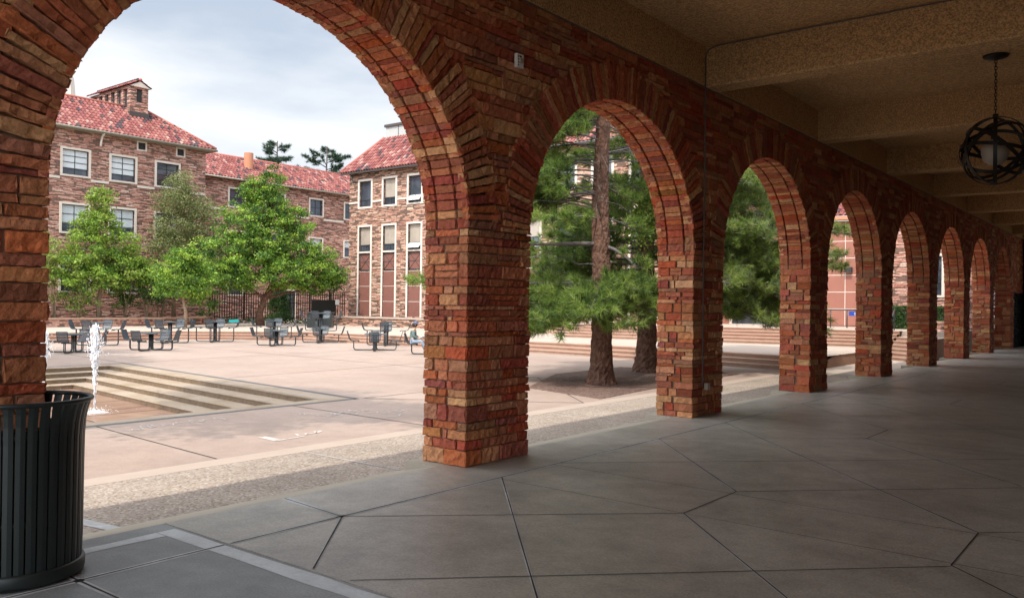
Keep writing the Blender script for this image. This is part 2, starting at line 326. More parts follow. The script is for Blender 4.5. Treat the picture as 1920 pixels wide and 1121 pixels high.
for k in range(-1, 8):
    y = k*PP
    def q(x, yy): return (x, yy+y)
    if k >= 0 or True:
        segs = [((.70, 5.2), (3.08, 7.44), 0), ((3.08, 7.44), (3.08, 8.69), 0), ((3.08, 8.69), (5.45, 11.04), 0), ((5.45, 11.04), (9.0, 14.4), 0),
                ((3.08, 7.44), (5.44, 5.0), .03), ((5.43, 8.55), (.70, 13.72), .03),
                ((.70, 11.35), (3.08, 8.69), .03), ((5.44, 7.32), (5.43, 8.55), 0), ((5.43, 8.55), (8.6, 11.6), 0), ((5.44, 7.32), (8.5, 4.2), 0),
                ((.70, 8.75), (5.44, 13.42), 0)]
        for a, b, pw in segs:
            a, b = q(*a), q(*b)
            if a[1] < 4.05 or b[1] < 4.05:
                lo, hi = (a, b) if a[1] < b[1] else (b, a)
                if hi[1] <= 4.1: continue
                t = (4.05-lo[1])/(hi[1]-lo[1]); lo = (lo[0]+(hi[0]-lo[0])*t, 4.05); a, b = lo, hi
            if max(a[1], b[1]) > 57: continue
            joint(a, b, .016, pw)
        for yy in (7.5, 8.62):
            if y+yy > 4.1: strip(dark, q(.7, yy), q(8.5, yy-.2), .007, .0042)
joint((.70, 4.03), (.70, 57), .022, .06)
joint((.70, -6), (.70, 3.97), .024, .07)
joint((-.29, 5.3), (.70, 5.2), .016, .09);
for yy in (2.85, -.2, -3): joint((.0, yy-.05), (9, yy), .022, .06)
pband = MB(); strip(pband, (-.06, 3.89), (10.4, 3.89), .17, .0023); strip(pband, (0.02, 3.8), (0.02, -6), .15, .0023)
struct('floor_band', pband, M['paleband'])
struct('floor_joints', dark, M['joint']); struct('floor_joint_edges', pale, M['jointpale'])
# slabs under the piers and the ramps between them
mb = MB(); rp = MB()
for i in range(-1, 8):
    a, b = Y0+i*PP-.17, Y0+i*PP+PW+.2
    if i == 7: b = 58
    prism(mb, [(-.86, a), (-.301, a), (-.301, b), (-.86, b)], -.5, -.0015)
    if i < 7:
        c2 = a+PP; V = [(-.301, b+.0, -.002), (-1.05, b, PZ+.002), (-1.05, c2, PZ+.002), (-.301, c2, -.002), (-.301, b, -.4), (-1.05, b, -.4), (-1.05, c2, -.4), (-.301, c2, -.4)]
        rp.add(V, [(0, 1, 2, 3), (0, 4, 5, 1), (3, 2, 6, 7), (1, 5, 6, 2)])
struct('pier_plinth', mb, M['slabc']); struct('threshold_ramp', rp, M['slabc'])
rp = MB(); jl = MB()
for i in range(-1, 7):
    b = Y0+i*PP+PW+.2
    for t in (.28, .78): strip(jl, (-.34, b+t*4.7), (-1.0, b+t*4.7), .014, -.05)
# aggregate strip, plaza band, plaza
mb = MB(); prism(mb, [(-3.05, -30), (-.87, -30), (-.87, 58), (-3.05, 58)], -.6, PZ-.002); struct('aggregate_path', mb, M['agg'])
bd = MB()
for a, b in (((-3.04, 3.6), (-.9, 3.94)), ((-3.04, 7.67), (-1.05, 7.67)), ((-3.04, 13.8), (-1.05, 13.8)), ((-3.04, 20), (-1.05, 20))): strip(bd, a, b, .03 if a[1] > 4 else .14, PZ+.004)
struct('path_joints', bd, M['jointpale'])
mb = MB(); prism(mb, [(-3.45, -30), (-3.052, -30), (-3.052, 58), (-3.45, 58)], -.6, PZ); struct('plaza_border', mb, M['band'])
# plaza with the sunken pool cut out : pool near edge x=-8.1, far corner (-20.7,13.5)
PX0, PX1 = -8.1, -20.7
def yb(x, k=0): return 12.03+(x+8.1)*(-.1175)-k*.52      # rear edge of step k
mb = MB(); ny = -30; fy = 58
E1 = [(-3.452, ny), (-3.452, fy), (PX0, fy), (PX0, ny)]
prism(mb, E1, -1.0, PZ)
prism(mb, [(PX0-.001, fy), (PX1, fy), (PX1, yb(PX1)), (PX0-.001, yb(PX0))], -1.0, PZ)
prism(mb, [(PX1-.001, ny), (PX1-.001, fy), (-37, fy), (-37, ny)], -1.0, PZ)
prism(mb, [(PX0-.001, ny), (PX0-.001, -2), (PX1, -2), (PX1, ny)], -1.0, PZ)
struct('plaza', mb, M['plaza'])
gb = MB()
for a, b in (((-7.64, -2), (-7.64, 12.72)), ((-7.60, 12.68), (-21.25, 14.25)), ((-21.2, 14.2), (-21.2, -2))): strip(gb, a, b, .16, PZ+.003)
struct('pool_border', gb, M['granite'])
lb = MB(); poly(lb, [(-8.1, -2), (-7.72, -2), (-7.72, 12.55), (-8.1, 12.03)], PZ+.004); poly(lb, [(-7.72, 12.55), (-20.95, 14.1), (-20.7, 13.51), (-8.1, 12.03)], PZ+.004)
struct('pool_coping', lb, M['ledge'])
pj = MB()
for a, b in (((-7.56, 6.85), (-3.46, 6.54)), ((-7.56, 10.9), (-3.46, 10.75)), ((-7.6, 12.8), (-3.46, 15.6)), ((-3.46, 15.6), (-8, 20)), ((-7.6, 12.9), (-7.3, 28)), ((-21.2, 14.3), (-37, 16.2)), ((-14, 13.6), (-15, 29)), ((-21.3, 14.3), (-22.5, 29)), ((-7.4, 20), (-37, 22)), ((-3.46, 3), (-7.56, 2.8)), ((-28, 15), (-29, 29))): strip(pj, a, b, .03, PZ+.0035)
struct('plaza_joints', pj, M['joint'])
sb, rb = MB(), MB()
for k in range(1, 4):
    z = PZ-.14*k; x1 = PX1+.42*k
    pts = [(PX0-.001, yb(PX0, k-1)), (PX1+.42*(k-1), yb(PX1+.42*(k-1), k-1)), (PX1+.42*(k-1), -2), (x1, -2), (x1, yb(x1, k)), (PX0-.001, yb(PX0, k))]
    sb.add([(p[0], p[1], z) for p in pts], [(0, 1, 4, 5), (1, 2, 3, 4)])
struct('pool_steps', sb, M['ledge'])
for k in range(0, 4):
    z1 = PZ-.14*k-.035; z0 = z1-.105; x1 = PX1+.42*k
    A = (PX0, yb(PX0, k)-.008); B = (x1+.008, yb(x1, k)-.008); C = (x1+.008, -2)
    rb.add([(*A, z0), (*B, z0), (*B, z1), (*A, z1)], [(0, 1, 2, 3)]); rb.add([(*B, z0), (*C, z0), (*C, z1), (*B, z1)], [(0, 1, 2, 3)])
rb.add([(PX0, -2, PZ-.03), (PX0, 12.03, PZ-.03), (PX0, 12.03, -.9), (PX0, -2, -.9)], [(0, 1, 2, 3)])
struct('pool_risers', rb, M['riser'])
nb = MB()      # nosings
for k in range(0, 4):
    z = PZ-.14*k; x1 = PX1+.42*k; A = np.array((PX0, yb(PX0, k)-.006)); B = np.array((x1+.006, yb(x1, k)-.006)); C = np.array((x1+.006, -2.))
    tube(nb, [(*A, z-.018), (*B, z-.018), (*C, z-.018)], .021, 6)
struct('pool_nosing', nb, M['ledge'])
mb = MB(); poly(mb, [(PX0, -2), (PX0, yb(PX0, 3)), (PX1+1.26, yb(PX1+1.26, 3)), (PX1+1.26, -2)], PZ-.56); struct('pool_floor', mb, M['poolfloor'])
pj = MB()
for x in (-10.5, -13, -15.5, -18): strip(pj, (x, -2), (x, yb(x, 3)), .03, PZ-.556)
for y in (3, 6, 8.6): strip(pj, (-8.1, y), (-19.4, y+.9), .03, PZ-.556)
struct('pool_floor_joints', pj, M['joint'])

# ------------------------------------------------------------------ steps and terraces
def flight(name, path, n, rise, tread, z0, out, m=M['step']):
    """n steps following a polyline path; out = function offset direction list"""
    s = MB()
    for k in range(n):
        z1 = z0+rise*(k+1)
        P = [np.array(p)+np.array(o_)*tread*k for p, o_ in zip(path, out)]; Q = [np.array(p)+np.array(o_)*(tread*(k+1)+.02) for p, o_ in zip(path, out)]
        for i in range(len(P)-1):
            a, b, c_, d = P[i], P[i+1], Q[i+1], Q[i]
            V = [(*a, z0-.3), (*b, z0-.3), (*b, z1-.045), (*a, z1-.045), (*d, z1), (*c_, z1)]
            s.add(V, [(0, 1, 2, 3)])
            e = np.array(out[i])*.03; a2, b2 = a-e, b-np.array(out[i+1])*.03
            s.add([(*a2, z1-.045), (*b2, z1-.045), (*b2, z1), (*a2, z1), (*d, z1), (*c_, z1), (*a, z1-.045), (*b, z1-.045)], [(0, 1, 2, 3), (3, 2, 5, 4), (6, 7, 1, 0)])
    return struct(name, s, m)
T1 = .27; T2 = .98
path = [(-36.6, -10), (-36.6, 24.6), (-31.8, 29.6), (-15.5, 30.3), (-9.3, 29.7), (-3.2, 28.6)]
outd = [(-1, 0), (-1, .18), (-.42, 1), (0, 1), (.1, 1), (.1, 1)]
flight('lower_steps', path, 3, .1433, .5, PZ, outd)
mb = MB(); P2 = [np.array(p)+np.array(o)*1.5 for p, o in zip(path, outd)]
for a, b in zip(P2[:-1], P2[1:]):
    if abs(a[0]-b[0]) < .5: mb.add([(*a, T1), (*b, T1), (-80, b[1], T1), (-80, a[1], T1)], [(0, 1, 2, 3)])
    else: mb.add([(*a, T1), (*b, T1), (b[0], 90, T1), (a[0], 90, T1)], [(0, 1, 2, 3)])
mb.add([(*P2[1], T1), (-80, P2[1][1], T1), (-80, 90, T1), (P2[1][0], 90, T1)], [(0, 1, 2, 3)])
struct('terrace', mb, M['terr'])
mb = MB(); prism(mb, [(-3.0, 28.6), (-1.1, 28.6), (-1.1, 60), (-3.0, 60)], -.5, PZ+.003); struct('side_path', mb, M['terr'])
mb = MB(); mb.add([(-3.07, 28.55, PZ), (-3.07, 32, T1), (-3.07, 60, T1), (-3.07, 60, -.5), (-3.07, 28.6, -.5)], [(0, 1, 2, 3, 4)]); struct('terrace_edge', mb, M['step'])
flight('upper_steps', [(-19, 37.2), (-10, 38.3), (-6.5, 39.0), (-3.2, 39.6)], 5, .142, .5, T1, [(0, 1)]*4)
flight('side_steps', [(-3.06, 38.2), (-1.15, 36.6)], 6, .15, .45, PZ, [(0, 1)]*2)
mb = MB(); prism(mb, [(-3.06, 40.88), (-1.15, 39.28), (-1.15, 42.35), (-3.06, 42.2)], -.5, .742); struct('side_landing', mb, M['terr'])
mb = MB(); prism(mb, [(-19, 39.7), (-10, 40.8), (-6.5, 41.5), (-3.2, 42.1), (-1.1, 42.3), (-1.1, 60), (-19, 60)], -.6, T2); struct('upper_terrace', mb, M['terr'])
mb = MB(); prism(mb, [(-6.4, 17.4), (-3.6, 16.5), (-3.95, 20), (-4.25, 26), (-8.5, 25.6), (-8.4, 21.5)], -.4, PZ+.012)
struct('mulch_bed', mb, M['mulch'])

# ------------------------------------------------------------------ arcade
arc = thing('arcade', 'long red sandstone arcade of tall round arches with a beamed concrete ceiling', 'arcade', (0, Y0, 0))
def near(y): return 1 if y < 13 else (1.7 if y < 20 else (3 if y < 30 else 6))
def pier(i):
    ya = Y0+i*PP; yb_ = ya+PW; k = near(ya); cell = .045*k; m = MB(); z = 0.0
    core = MB(); box(core, -TH+.026, -.026, ya+.026, yb_-.026, -.1, SZ+.3)
    rs = .0065 if k < 3 else .010
    while z < SZ-.03:
        h = float(RNG.choice([.05, .07, .085, .1, .12, .145, .17, .2], p=[.05, .10, .16, .19, .18, .15, .11, .06]))
        if z+h > SZ-.05: h = SZ-z
        hh = h-.012; zc = z+h/2
        # four corner quoins, shared by two faces
        def quoin(sx, sy, lx, ly):
            pr = RNG.uniform(0, .015); cx = (0 if sx > 0 else -TH); cy = (yb_ if sy > 0 else ya)
            # built as a block seen from the jamb face, deep along y
            st_o = (cx+sx*pr-sx*lx/2, cy+sy*pr, zc); c = scol()
            stone(m, st_o, (1, 0, 0) if sy < 0 else (-1, 0, 0), (0, 0, 1), (0, sy, 0), lx, hh, .06, c, cell, rs)
            st_o = (cx+sx*pr, cy+sy*pr-sy*ly/2, zc)
            stone(m, st_o, (0, 1, 0) if sx > 0 else (0, -1, 0), (0, 0, 1), (sx, 0, 0), ly, hh, .06, c, cell, rs)
        L = {}
        for sx in (1, -1):
            for sy in (1, -1):
                lx = RNG.choice([.14, .22, .3, .36]); ly = RNG.choice([.2, .3, .42, .58]); L[sx, sy] = (lx, ly); quoin(sx, sy, lx, ly)
        def fill(a, b, face, sgn):
            t = a+.012
            while t < b-.03:
                w = RNG.uniform(.2, .62)*(1.2 if face == 'x' else .8); w = min(w, b-.012-t)
                if b-t-w < .16: w = b-.012-t
                n2 = 2 if (h > .13 and RNG.random() < .4 and w > .1) else 1
                for s in range(n2):
                    h2 = hh/n2-(.01 if n2 > 1 else 0); zz = zc if n2 == 1 else z+h*(.25+.5*s); pr = RNG.uniform(-.006, .012)
                    if face == 'x': stone(m, ((0 if sgn > 0 else -TH)+sgn*pr, t+w/2, zz), (0, sgn, 0), (0, 0, 1), (sgn, 0, 0), w-.012, h2, .06, scol(), cell, rs)
                    else: stone(m, (t+w/2, (yb_ if sgn > 0 else ya)+sgn*pr, zz), (-sgn, 0, 0), (0, 0, 1), (0, sgn, 0), w-.012, h2, .06, scol(), cell, rs)
                t += w+.0
        for sx in (1, -1): fill(ya+L[sx, -1][1], yb_-L[sx, 1][1], 'x', sx)
        for sy in (1, -1): fill(-TH+L[-1, sy][0], -L[1, sy][0], 'y', sy)
        z += h
    o = m.build('pier', M['stone'], arc, True, loc=(0, ya, 0)); o.location = (0, ya-Y0, 0)
    c = core.build('mortar_core', M['mortar'], o, loc=(0, ya, 0)); c.location = (0, 0, 0)
def ell(t): return np.array((RA*math.cos(t), RB*math.sin(t)))
def arch(i):
    """arch over the opening between pier i and pier i+1"""
    yc = Y0+i*PP+PW+RA; k = near(yc-2); m = MB(); cell = .05*k; rs = .008
    # arc length table
    T = np.linspace(0, math.pi, 721); Pt = np.array([ell(t) for t in T]); S_ = np.concatenate([[0], np.cumsum(np.linalg.norm(np.diff(Pt, axis=0), axis=1))])
    def at(s):
        t = np.interp(s, S_, T); p = ell(t); n = np.array((math.cos(t)/RA, math.sin(t)/RB)); n /= np.linalg.norm(n); return p, n
    for (xf, xs, wd, far) in ((0, -1, .17, 0), (-TH, 1, .17, 1)):
        s = 0.0; kk = 1 if not far else 3
        while s < S_[-1]-.02:
            w = RNG.uniform(.06, .125); w = min(w, S_[-1]-s)
            if S_[-1]-s-w < .04: w = S_[-1]-s
            p, n = at(s+w/2); Lr = RNG.uniform(.52, .62)
            if abs(n[0]) > 1e-3: Lr = min(Lr, (RA+PW/2-.006-abs(p[0]))/abs(n[0]))
            N3 = np.array((0, n[0], n[1])); T3 = np.array((0, -n[1], n[0])); c = scol(); pr = RNG.uniform(0, .018)
            fx = np.array((1., 0, 0)) if xf == 0 else np.array((-1., 0, 0))
            mid = np.array((xf, yc+p[0], SZ+p[1]))+N3*(Lr/2)+fx*(.012+pr)
            stone(m, mid, T3 if xf == 0 else -T3, N3, fx, w-.013, Lr, .1, c, cell*kk, rs, taper=Lr/RA*.42)
            s += w
    s = 0.0
    while s < S_[-1]-.02:
        w = RNG.uniform(.055, .135); w = min(w, S_[-1]-s)
        if S_[-1]-s-w < .05: w = S_[-1]-s
        p, n = at(s+w/2); N3 = np.array((0, n[0], n[1])); T3 = np.array((0, -n[1], n[0])); same = RNG.random() < .45; c0 = scol()
        for a, b in ((.012, -.165), (-.197, -.503), (-.535, -.712)):
            o = np.array(((a+b)/2, yc+p[0], SZ+p[1]))-N3*RNG.uniform(-.004, .007)
            stone(m, o, (1, 0, 0), T3, -N3, abs(b-a), w-.010, .08, c0*RNG.uniform(.92, 1.08) if same else scol(), cell, .0055)
        s += w
    o = m.build('arch_ring', M['stone'], arc, True, loc=(0, yc, SZ)); o.location = (0, yc-Y0, SZ)
def spandrel():
    m = MB(); z = SZ
    while z < TOPZ-.03:
        h = float(RNG.choice([.07, .09, .11, .13, .16, .19])); h = min(h, TOPZ-z)
        if TOPZ-z-h < .05: h = TOPZ-z
        for face in (1, -1):
            y = Y0-PP*2+PW/2
            y_end = 57.0
            # blocked intervals: inside ring outer boundary
            y = -8.5+RNG.uniform(0, .3)
            while y < y_end:
                k = near(max(y, 0)); w = RNG.uniform(.18, .85)*(1 if h > .1 else 1.15)
                if k > 2: w *= 1.2
                yc_ = y+w/2
                # nearest arch centre
                j = round((yc_-(Y0+PW+RA))/PP); ok = [(y, y+w)]
                if -3 <= j <= 6:
                    ycn = Y0+PW+RA+j*PP; zz = (z+h/2-SZ)/(RB+.50)
                    if zz < 1:
                        hw = (RA+.50)*math.sqrt(1-zz*zz); a, b = ycn-hw, ycn+hw; res = []
                        for (s0, s1) in ok:
                            if s0 < a: res.append((s0, min(s1, a)))
                            if s1 > b: res.append((max(s0, b), s1))
                        ok = [r for r in res if r[1]-r[0] > .05]
                for s0, s1 in ok:
                    n2 = 2 if (h > .12 and RNG.random() < .3) else 1
                    for s in range(n2):
                        h2 = (h-.012)/n2-(.008 if n2 > 1 else 0); zc = z+h/2 if n2 == 1 else z+h*(.25+.5*s)
                        stone(m, ((0 if face > 0 else -TH)+face*RNG.uniform(-.008, .014), (s0+s1)/2, zc), (0, face, 0), (0, 0, 1), (face, 0, 0), s1-s0-.012, h2, .06, scol(), (.055*k if face > 0 else .3), .008)
                y += w
        z += h
    o = m.build('spandrel_wall', M['stone'], arc, True, loc=(0, Y0, 0)); o.location = (0, 0, 0)
    c = MB(); off = .075; n = 40
    for j in range(-2, 8):
        yc = Y0+PW+RA+j*PP
        if j == 7 or j < -2: continue
        A = [(yc-(RA+off)*math.cos(math.pi*i/n), SZ+(RB+off)*math.sin(math.pi*i/n)) for i in range(n+1)]
        a0, a1 = yc-PP/2, yc+PP/2
        xs = (-TH+.05, -.05)
        for x in xs:
            V = [(x, a0, SZ-.1), (x, a0, TOPZ)]; F = []
            pts = [(a0, SZ-.1)]+[(A[0][0], SZ-.1)]+A+[(A[-1][0], SZ-.1), (a1, SZ-.1)]
            V = [(x, p[0], p[1]) for p in pts]+[(x, p[0], TOPZ) for p in pts]; N = len(pts)
            F = [(i, i+1, N+i+1, N+i) for i in range(N-1)]
            c.add(V, F)
        V = [(x, p[0], p[1]) for x in xs for p in A]; c.add(V, [(i, i+1, n+2+i, n+1+i) for i in range(n)])
    box(c, -TH+.03, -.03, Y0+7*PP+PW/2, 57, 0, TOPZ)
    pass
    d = c.build('mortar_core', M['mortar'], o, loc=(0, Y0, 0)); d.location = (0, 0, 0)
for i in range(-2, 8): pier(i)
for i in range(-2, 7): arch(i)
spandrel()
def pchild(name, m_, mtl, parent=arc, attr=False):
    o = m_.build(name, mtl, parent, attr, loc=tuple(parent.location)); o.location = (0, 0, 0); return o
# solid wall beyond the last arch and the end wall
m = MB(); z = 0
while z < SZ:
    h = RNG.uniform(.08, .2); y = Y0+7*PP+PW
    while y < 55.3: w = RNG.uniform(.25, .8); stone(m, (RNG.uniform(-.005, .012), y+w/2, z+h/2), (0, 1, 0), (0, 0, 1), (1, 0, 0), w-.012, h-.012, .06, scol(), .3, .01); y += w
    z += h
z = 0
while z < TOPZ:
    h = RNG.uniform(.1, .22); x = 0
    while x < 1.3: w = RNG.uniform(.3, .9); stone(m, (x+w/2, 55.3, z+h/2), (1, 0, 0), (0, 0, 1), (0, -1, 0), w-.012, h-.012, .06, scol(), .3, .01); x += w
    z += h
pchild('end_wall', m, M['stone'])
m = MB(); box(m, -.03, 1.7, 55.33, 56, -.1, CZ); box(m, 10.5, 11, -4, 56, -.1, CZ); pchild('back_wall', m, M['mortar'])
m = MB(); box(m, -.79, 11, -4, 57.2, CZ, CZ+.45); pchild('roof_slab', m, M['ceil'])
m = MB(); box(m, -.78, .035, -4, 57.2, TOPZ+.035, CZ-.001); pchild('edge_beam', m, M['ceil'])
m = MB(); box(m, -.72, .0, -4, 57.2, TOPZ, TOPZ+.034); pchild('bed_joint', m, M['mortar'])
for i in range(-2, 8):
    if i < -1: continue
    yc = Y0+i*PP+PW/2-.02; m = MB()
    V = []
    prof = [(-.26, 0.03), (-.23, 0), (.23, 0), (.26, .03), (.26, CZ-TOPZ), (-.26, CZ-TOPZ)]
    for x in (.036, 10.49):
        V += [(x, yc+a, TOPZ+.001+b-.0) for a, b in prof]
    m.add(V, [tuple(range(5, -1, -1)), tuple(range(6, 12))]+[(j, (j+1) % 6, 6+(j+1) % 6, 6+j) for j in range(6)])
    pchild('ceiling_beam', m, M['ceil'])
print('arcade done')

# ------------------------------------------------------------------ buildings
def holes_wall(mb, axis, pos, a0, a1, z0, z1, rects, depth, sgn):
    """facade plane with real openings. axis 'x': plane x=pos, runs along y; 'y': plane y=pos runs along x. reveals go inward (-sgn)"""
    us = sorted({a0, a1, *[r[0] for r in rects], *[r[1] for r in rects]}); zs = sorted({z0, z1, *[r[2] for r in rects], *[r[3] for r in rects]})
    def P(u, z, d=0): return (pos-sgn*d, u, z) if axis == 'x' else (u, pos-sgn*d, z)
    def inside(u, z): return any(r[0] < u < r[1] and r[2] < z < r[3] for r in rects)
    for i in range(len(us)-1):
        for j in range(len(zs)-1):
            if not inside((us[i]+us[i+1])/2, (zs[j]+zs[j+1])/2):
                mb.add([P(us[i], zs[j]), P(us[i+1], zs[j]), P(us[i+1], zs[j+1]), P(us[i], zs[j+1])], [(0, 1, 2, 3)])
    for (u0, u1, b, t) in rects:
        q = [(u0, b), (u1, b), (u1, t), (u0, t)]
        for k in range(4):
            (ua, za), (ub, zb) = q[k], q[(k+1) % 4]
            mb.add([P(ua, za), P(ub, zb), P(ub, zb, depth), P(ua, za, depth)], [(0, 1, 2, 3)])
def wbox(mb, axis, pos, sgn, u0, u1, z0, z1, d0, d1):
    """box on a facade; d = distance out of the wall plane"""
    a, b = sorted((pos+sgn*d0, pos+sgn*d1))
    if axis == 'x': box(mb, a, b, u0, u1, z0, z1)
    else: box(mb, u0, u1, a, b, z0, z1)
def part(name, mb, m, parent, attr=False):
    o = mb.build(name, m, None, attr, loc=tuple(parent_loc(parent))); o.parent = parent; o.location = (0, 0, 0); return o
def parent_loc(p):
    l = Vector((0, 0, 0)); q = p
    while q: l = l+Vector(q.location); q = q.parent
    return l
def window(bld, axis, pos, sgn, u0, u1, z0, z1, mode, fr=.16, vd=2, hz=(.5,), pane='pane_dark', blind=None, depth=.16, awning=False):
    f = MB(); e = .03
    for a, b, c_, d in ((u0-fr, u0, z0-fr*.8, z1+fr*.9), (u1, u1+fr, z0-fr*.8, z1+fr*.9), (u0, u1, z1, z1+fr*.9), (u0, u1, z0-fr*.8, z0)):
        wbox(f, axis, pos, sgn, a, b, c_, d, -.05, .045)
    w = part('window', f, M['trim'], bld)
    g = MB(); wbox(g, axis, pos, sgn, u0, u1, z0, z1, -depth-.05, -depth); part('pane', g, M[pane], w)
    if blind:
        g = MB(); wbox(g, axis, pos, sgn, u0+.04, u1-.04, z0+(z1-z0)*blind[0], z1-.04, -depth, -depth+.006)
        b = part('blind', g, M['blind' if axis == 'x' else 'shade'], w)
    k = MB(); t = .035
    wbox(k, axis, pos, sgn, u0, u0+t, z0, z1, -depth, -depth+.05); wbox(k, axis, pos, sgn, u1-t, u1, z0, z1, -depth, -depth+.05)
    wbox(k, axis, pos, sgn, u0+t, u1-t, z0, z0+t, -depth, -depth+.05); wbox(k, axis, pos, sgn, u0+t, u1-t, z1-t, z1, -depth, -depth+.05)
    zz = [z0+t]+[z0+(z1-z0)*h for h in hz]+[z1-t]
    for h in zz[1:-1]: wbox(k, axis, pos, sgn, u0+t, u1-t, h-t/2, h+t/2, -depth, -depth+.045)
    if vd == 'low':
        um = (u0+u1)/2; wbox(k, axis, pos, sgn, um-t/2, um+t/2, z0+t, zz[1]-t/2, -depth, -depth+.045)
    elif vd:
        for i in range(1, vd):
            um = u0+(u1-u0)*i/vd; wbox(k, axis, pos, sgn, um-t/2, um+t/2, z0+t, z1-t, -depth, -depth+.042)
    part('muntin', k, M['muntin'], w)
    if awning:
        a = MB(); h = zz[1]; um = (u0+u1)/2; ln = (h-z0)
        for (p, q) in ((u0+.04, um-.03), (um+.03, u1-.04)):
            y1 = pos+sgn*(-depth+.06); y2 = pos+sgn*.22
            a.add([(p, y1, h), (q, y1, h), (q, y2, z0+ln*.25), (p, y2, z0+ln*.25), (p, y1+.03*sgn, h+.02), (q, y1+.03*sgn, h+.02), (q, y2+.03*sgn, z0+ln*.25+.02), (p, y2+.03*sgn, z0+ln*.25+.02)], [(0, 1, 2, 3), (4, 7, 6, 5), (0, 3, 7, 4), (1, 5, 6, 2), (3, 2, 6, 7)])
        part('awning_sash', a, M['blind'], w)
    return w
TP = [(.25, .075, .065), (.30, .095, .08), (.21, .06, .055), (.34, .13, .11), (.27, .085, .075), (.36, .16, .135), (.24, .075, .07), (.31, .11, .095)]
def tcol():
    r = RNG.random()
    if r < .09: c = np.array((.07, .05, .055))
    elif r < .12: c = np.array((.42, .25, .21))
    else: c = np.array(TP[RNG.integers(len(TP))])
    return c*RNG.uniform(.82, 1.0)
def tiles(mb, o, eu, ev, poly2, tw=.30, tl=.42):
    """barrel tiles on a plane: o origin, eu along the eave, ev up the slope; poly2 = outline in (u,v)"""
    o, eu, ev = [np.array(a, float) for a in (o, eu, ev)]; n = np.cross(eu, ev); n *= np.sign(n[2])
    us = [p[0] for p in poly2]; vs = [p[1] for p in poly2]
    def ins(x, y):
        r = False; j = len(poly2)-1
        for i in range(len(poly2)):
            xi, yi = poly2[i]; xj, yj = poly2[j]
            if (yi > y) != (yj > y) and x < (xj-xi)*(y-yi)/(yj-yi)+xi: r = not r
            j = i
        return r
    K = 5; th = np.linspace(0, np.pi, K)
    v = min(vs); row = 0
    while v < max(vs):
        u = min(us)
        while u < max(us):
            if ins(u+tw/2, v+tl*.5):
                c = tcol(); w0 = tw*.36; l0, l1 = .052, .012; sh = RNG.uniform(-.008, .008)
                A = [o+eu*(u+tw/2+sh-math.cos(t)*w0)+ev*(v-.03)+n*(l0+math.sin(t)*w0*.85) for t in th]
                B = [o+eu*(u+tw/2+sh-math.cos(t)*w0*.9)+ev*(v+tl)+n*(l1+math.sin(t)*w0*.8) for t in th]
                C_ = [o+eu*(u+tw/2+sh-math.cos(t)*w0*.8)+ev*(v-.03)+n*(l0-.03+math.sin(t)*w0*.6) for t in th]
                mb.add(A+B+C_, [(i, i+1, K+i+1, K+i) for i in range(K-1)]+[(2*K+i, 2*K+i+1, i+1, i) for i in range(K-1)], c)
                D = [o+eu*(u+s*w0*.75)+ev*(v-.03)+n*(.02+h) for s, h in ((-1, .03), (0, 0), (1, .03))]; E_ = [o+eu*(u+s*w0*.75)+ev*(v+tl)+n*(.0+h) for s, h in ((-1, .03), (0, 0), (1, .03))]
                mb.add(D+E_, [(0, 1, 4, 3), (1, 2, 5, 4)], c*.8)
            u += tw
        v += tl; row += 1
def roof_plane(tb, ub, pts):
    """pts: eave a, eave b, top b, top a in 3D"""
    a, b, c_, d = [np.array(p, float) for p in pts]; eu = b-a; L = np.linalg.norm(eu); eu /= L; n = np.cross(eu, d-a); n /= np.linalg.norm(n)
    if n[2] < 0: n = -n
    ev = np.cross(n, eu); ev *= np.sign(np.dot(ev, d-a)) or 1
    P = [((p-a)@eu, (p-a)@ev) for p in (a, b, c_, d)]
    tiles(tb, a, eu, ev, P); ub.add([p+n*.0 for p in (a, b, c_, d)], [(0, 1, 2, 3)])

# --- left building (three storeys, facade x=-52)
LX = -52.; B1 = thing('stone_building', 'three storey sandstone building with hipped red tile roof and louvred tower on the ridge', 'building', (LX, 30, T1))
rects = []; wins = []
for y in (21.95, 25.5, 28.8, 32.15):
    wins += [(y, y+1.72, 10.42, 12.12, 'u'), (y, y+1.72, 6.55, 8.40, 'm'), (y, y+1.85, 2.55, 4.5, 'g')]
rects = [w_[:4] for w_ in wins]+[(30.72, 31.27, 12.85, 13.35), (33.74, 34.29, 12.85, 13.35)]
m = MB(); holes_wall(m, 'x', LX, 12, 36.1, -.5, 13.6, rects, .22, 1)
m.add([(LX, 36.1, -.5), (LX-14, 36.1, -.5), (LX-14, 36.1, 13.6), (LX, 36.1, 13.6)], [(0, 1, 2, 3)]); m.add([(LX, 12, -.5), (LX-14, 12, -.5), (LX-14, 12, 13.6), (LX, 12, 13.6)], [(0, 1, 2, 3)])
part('wall', m, M['wallL'], B1)
for i, (a, b, c_, d, t) in enumerate(wins):
    bl = {'u': (.28 if a < 31 else .95,), 'm': (.3,), 'g': (.7,)}[t]
    window(B1, 'x', LX, 1, a, b, c_, d, 0, vd=2, hz=(.25, .5, .75) if t == 'u' else (.33, .66), blind=bl if bl[0] < .9 else None)
for a in (30.72, 33.74):
    f = MB()
    for q in ((a-.1, a, 12.75, 13.45), (a+.55, a+.65, 12.75, 13.45), (a, a+.55, 13.35, 13.45), (a, a+.55, 12.75, 12.85)): wbox(f, 'x', LX, 1, q[0], q[1], q[2], q[3], -.03, .04)
    v = part('vent', f, M['trim'], B1); f = MB(); wbox(f, 'x', LX, 1, a, a+.55, 12.85, 13.35, -.2, -.12); part('louvre', f, M['louvre'], v)
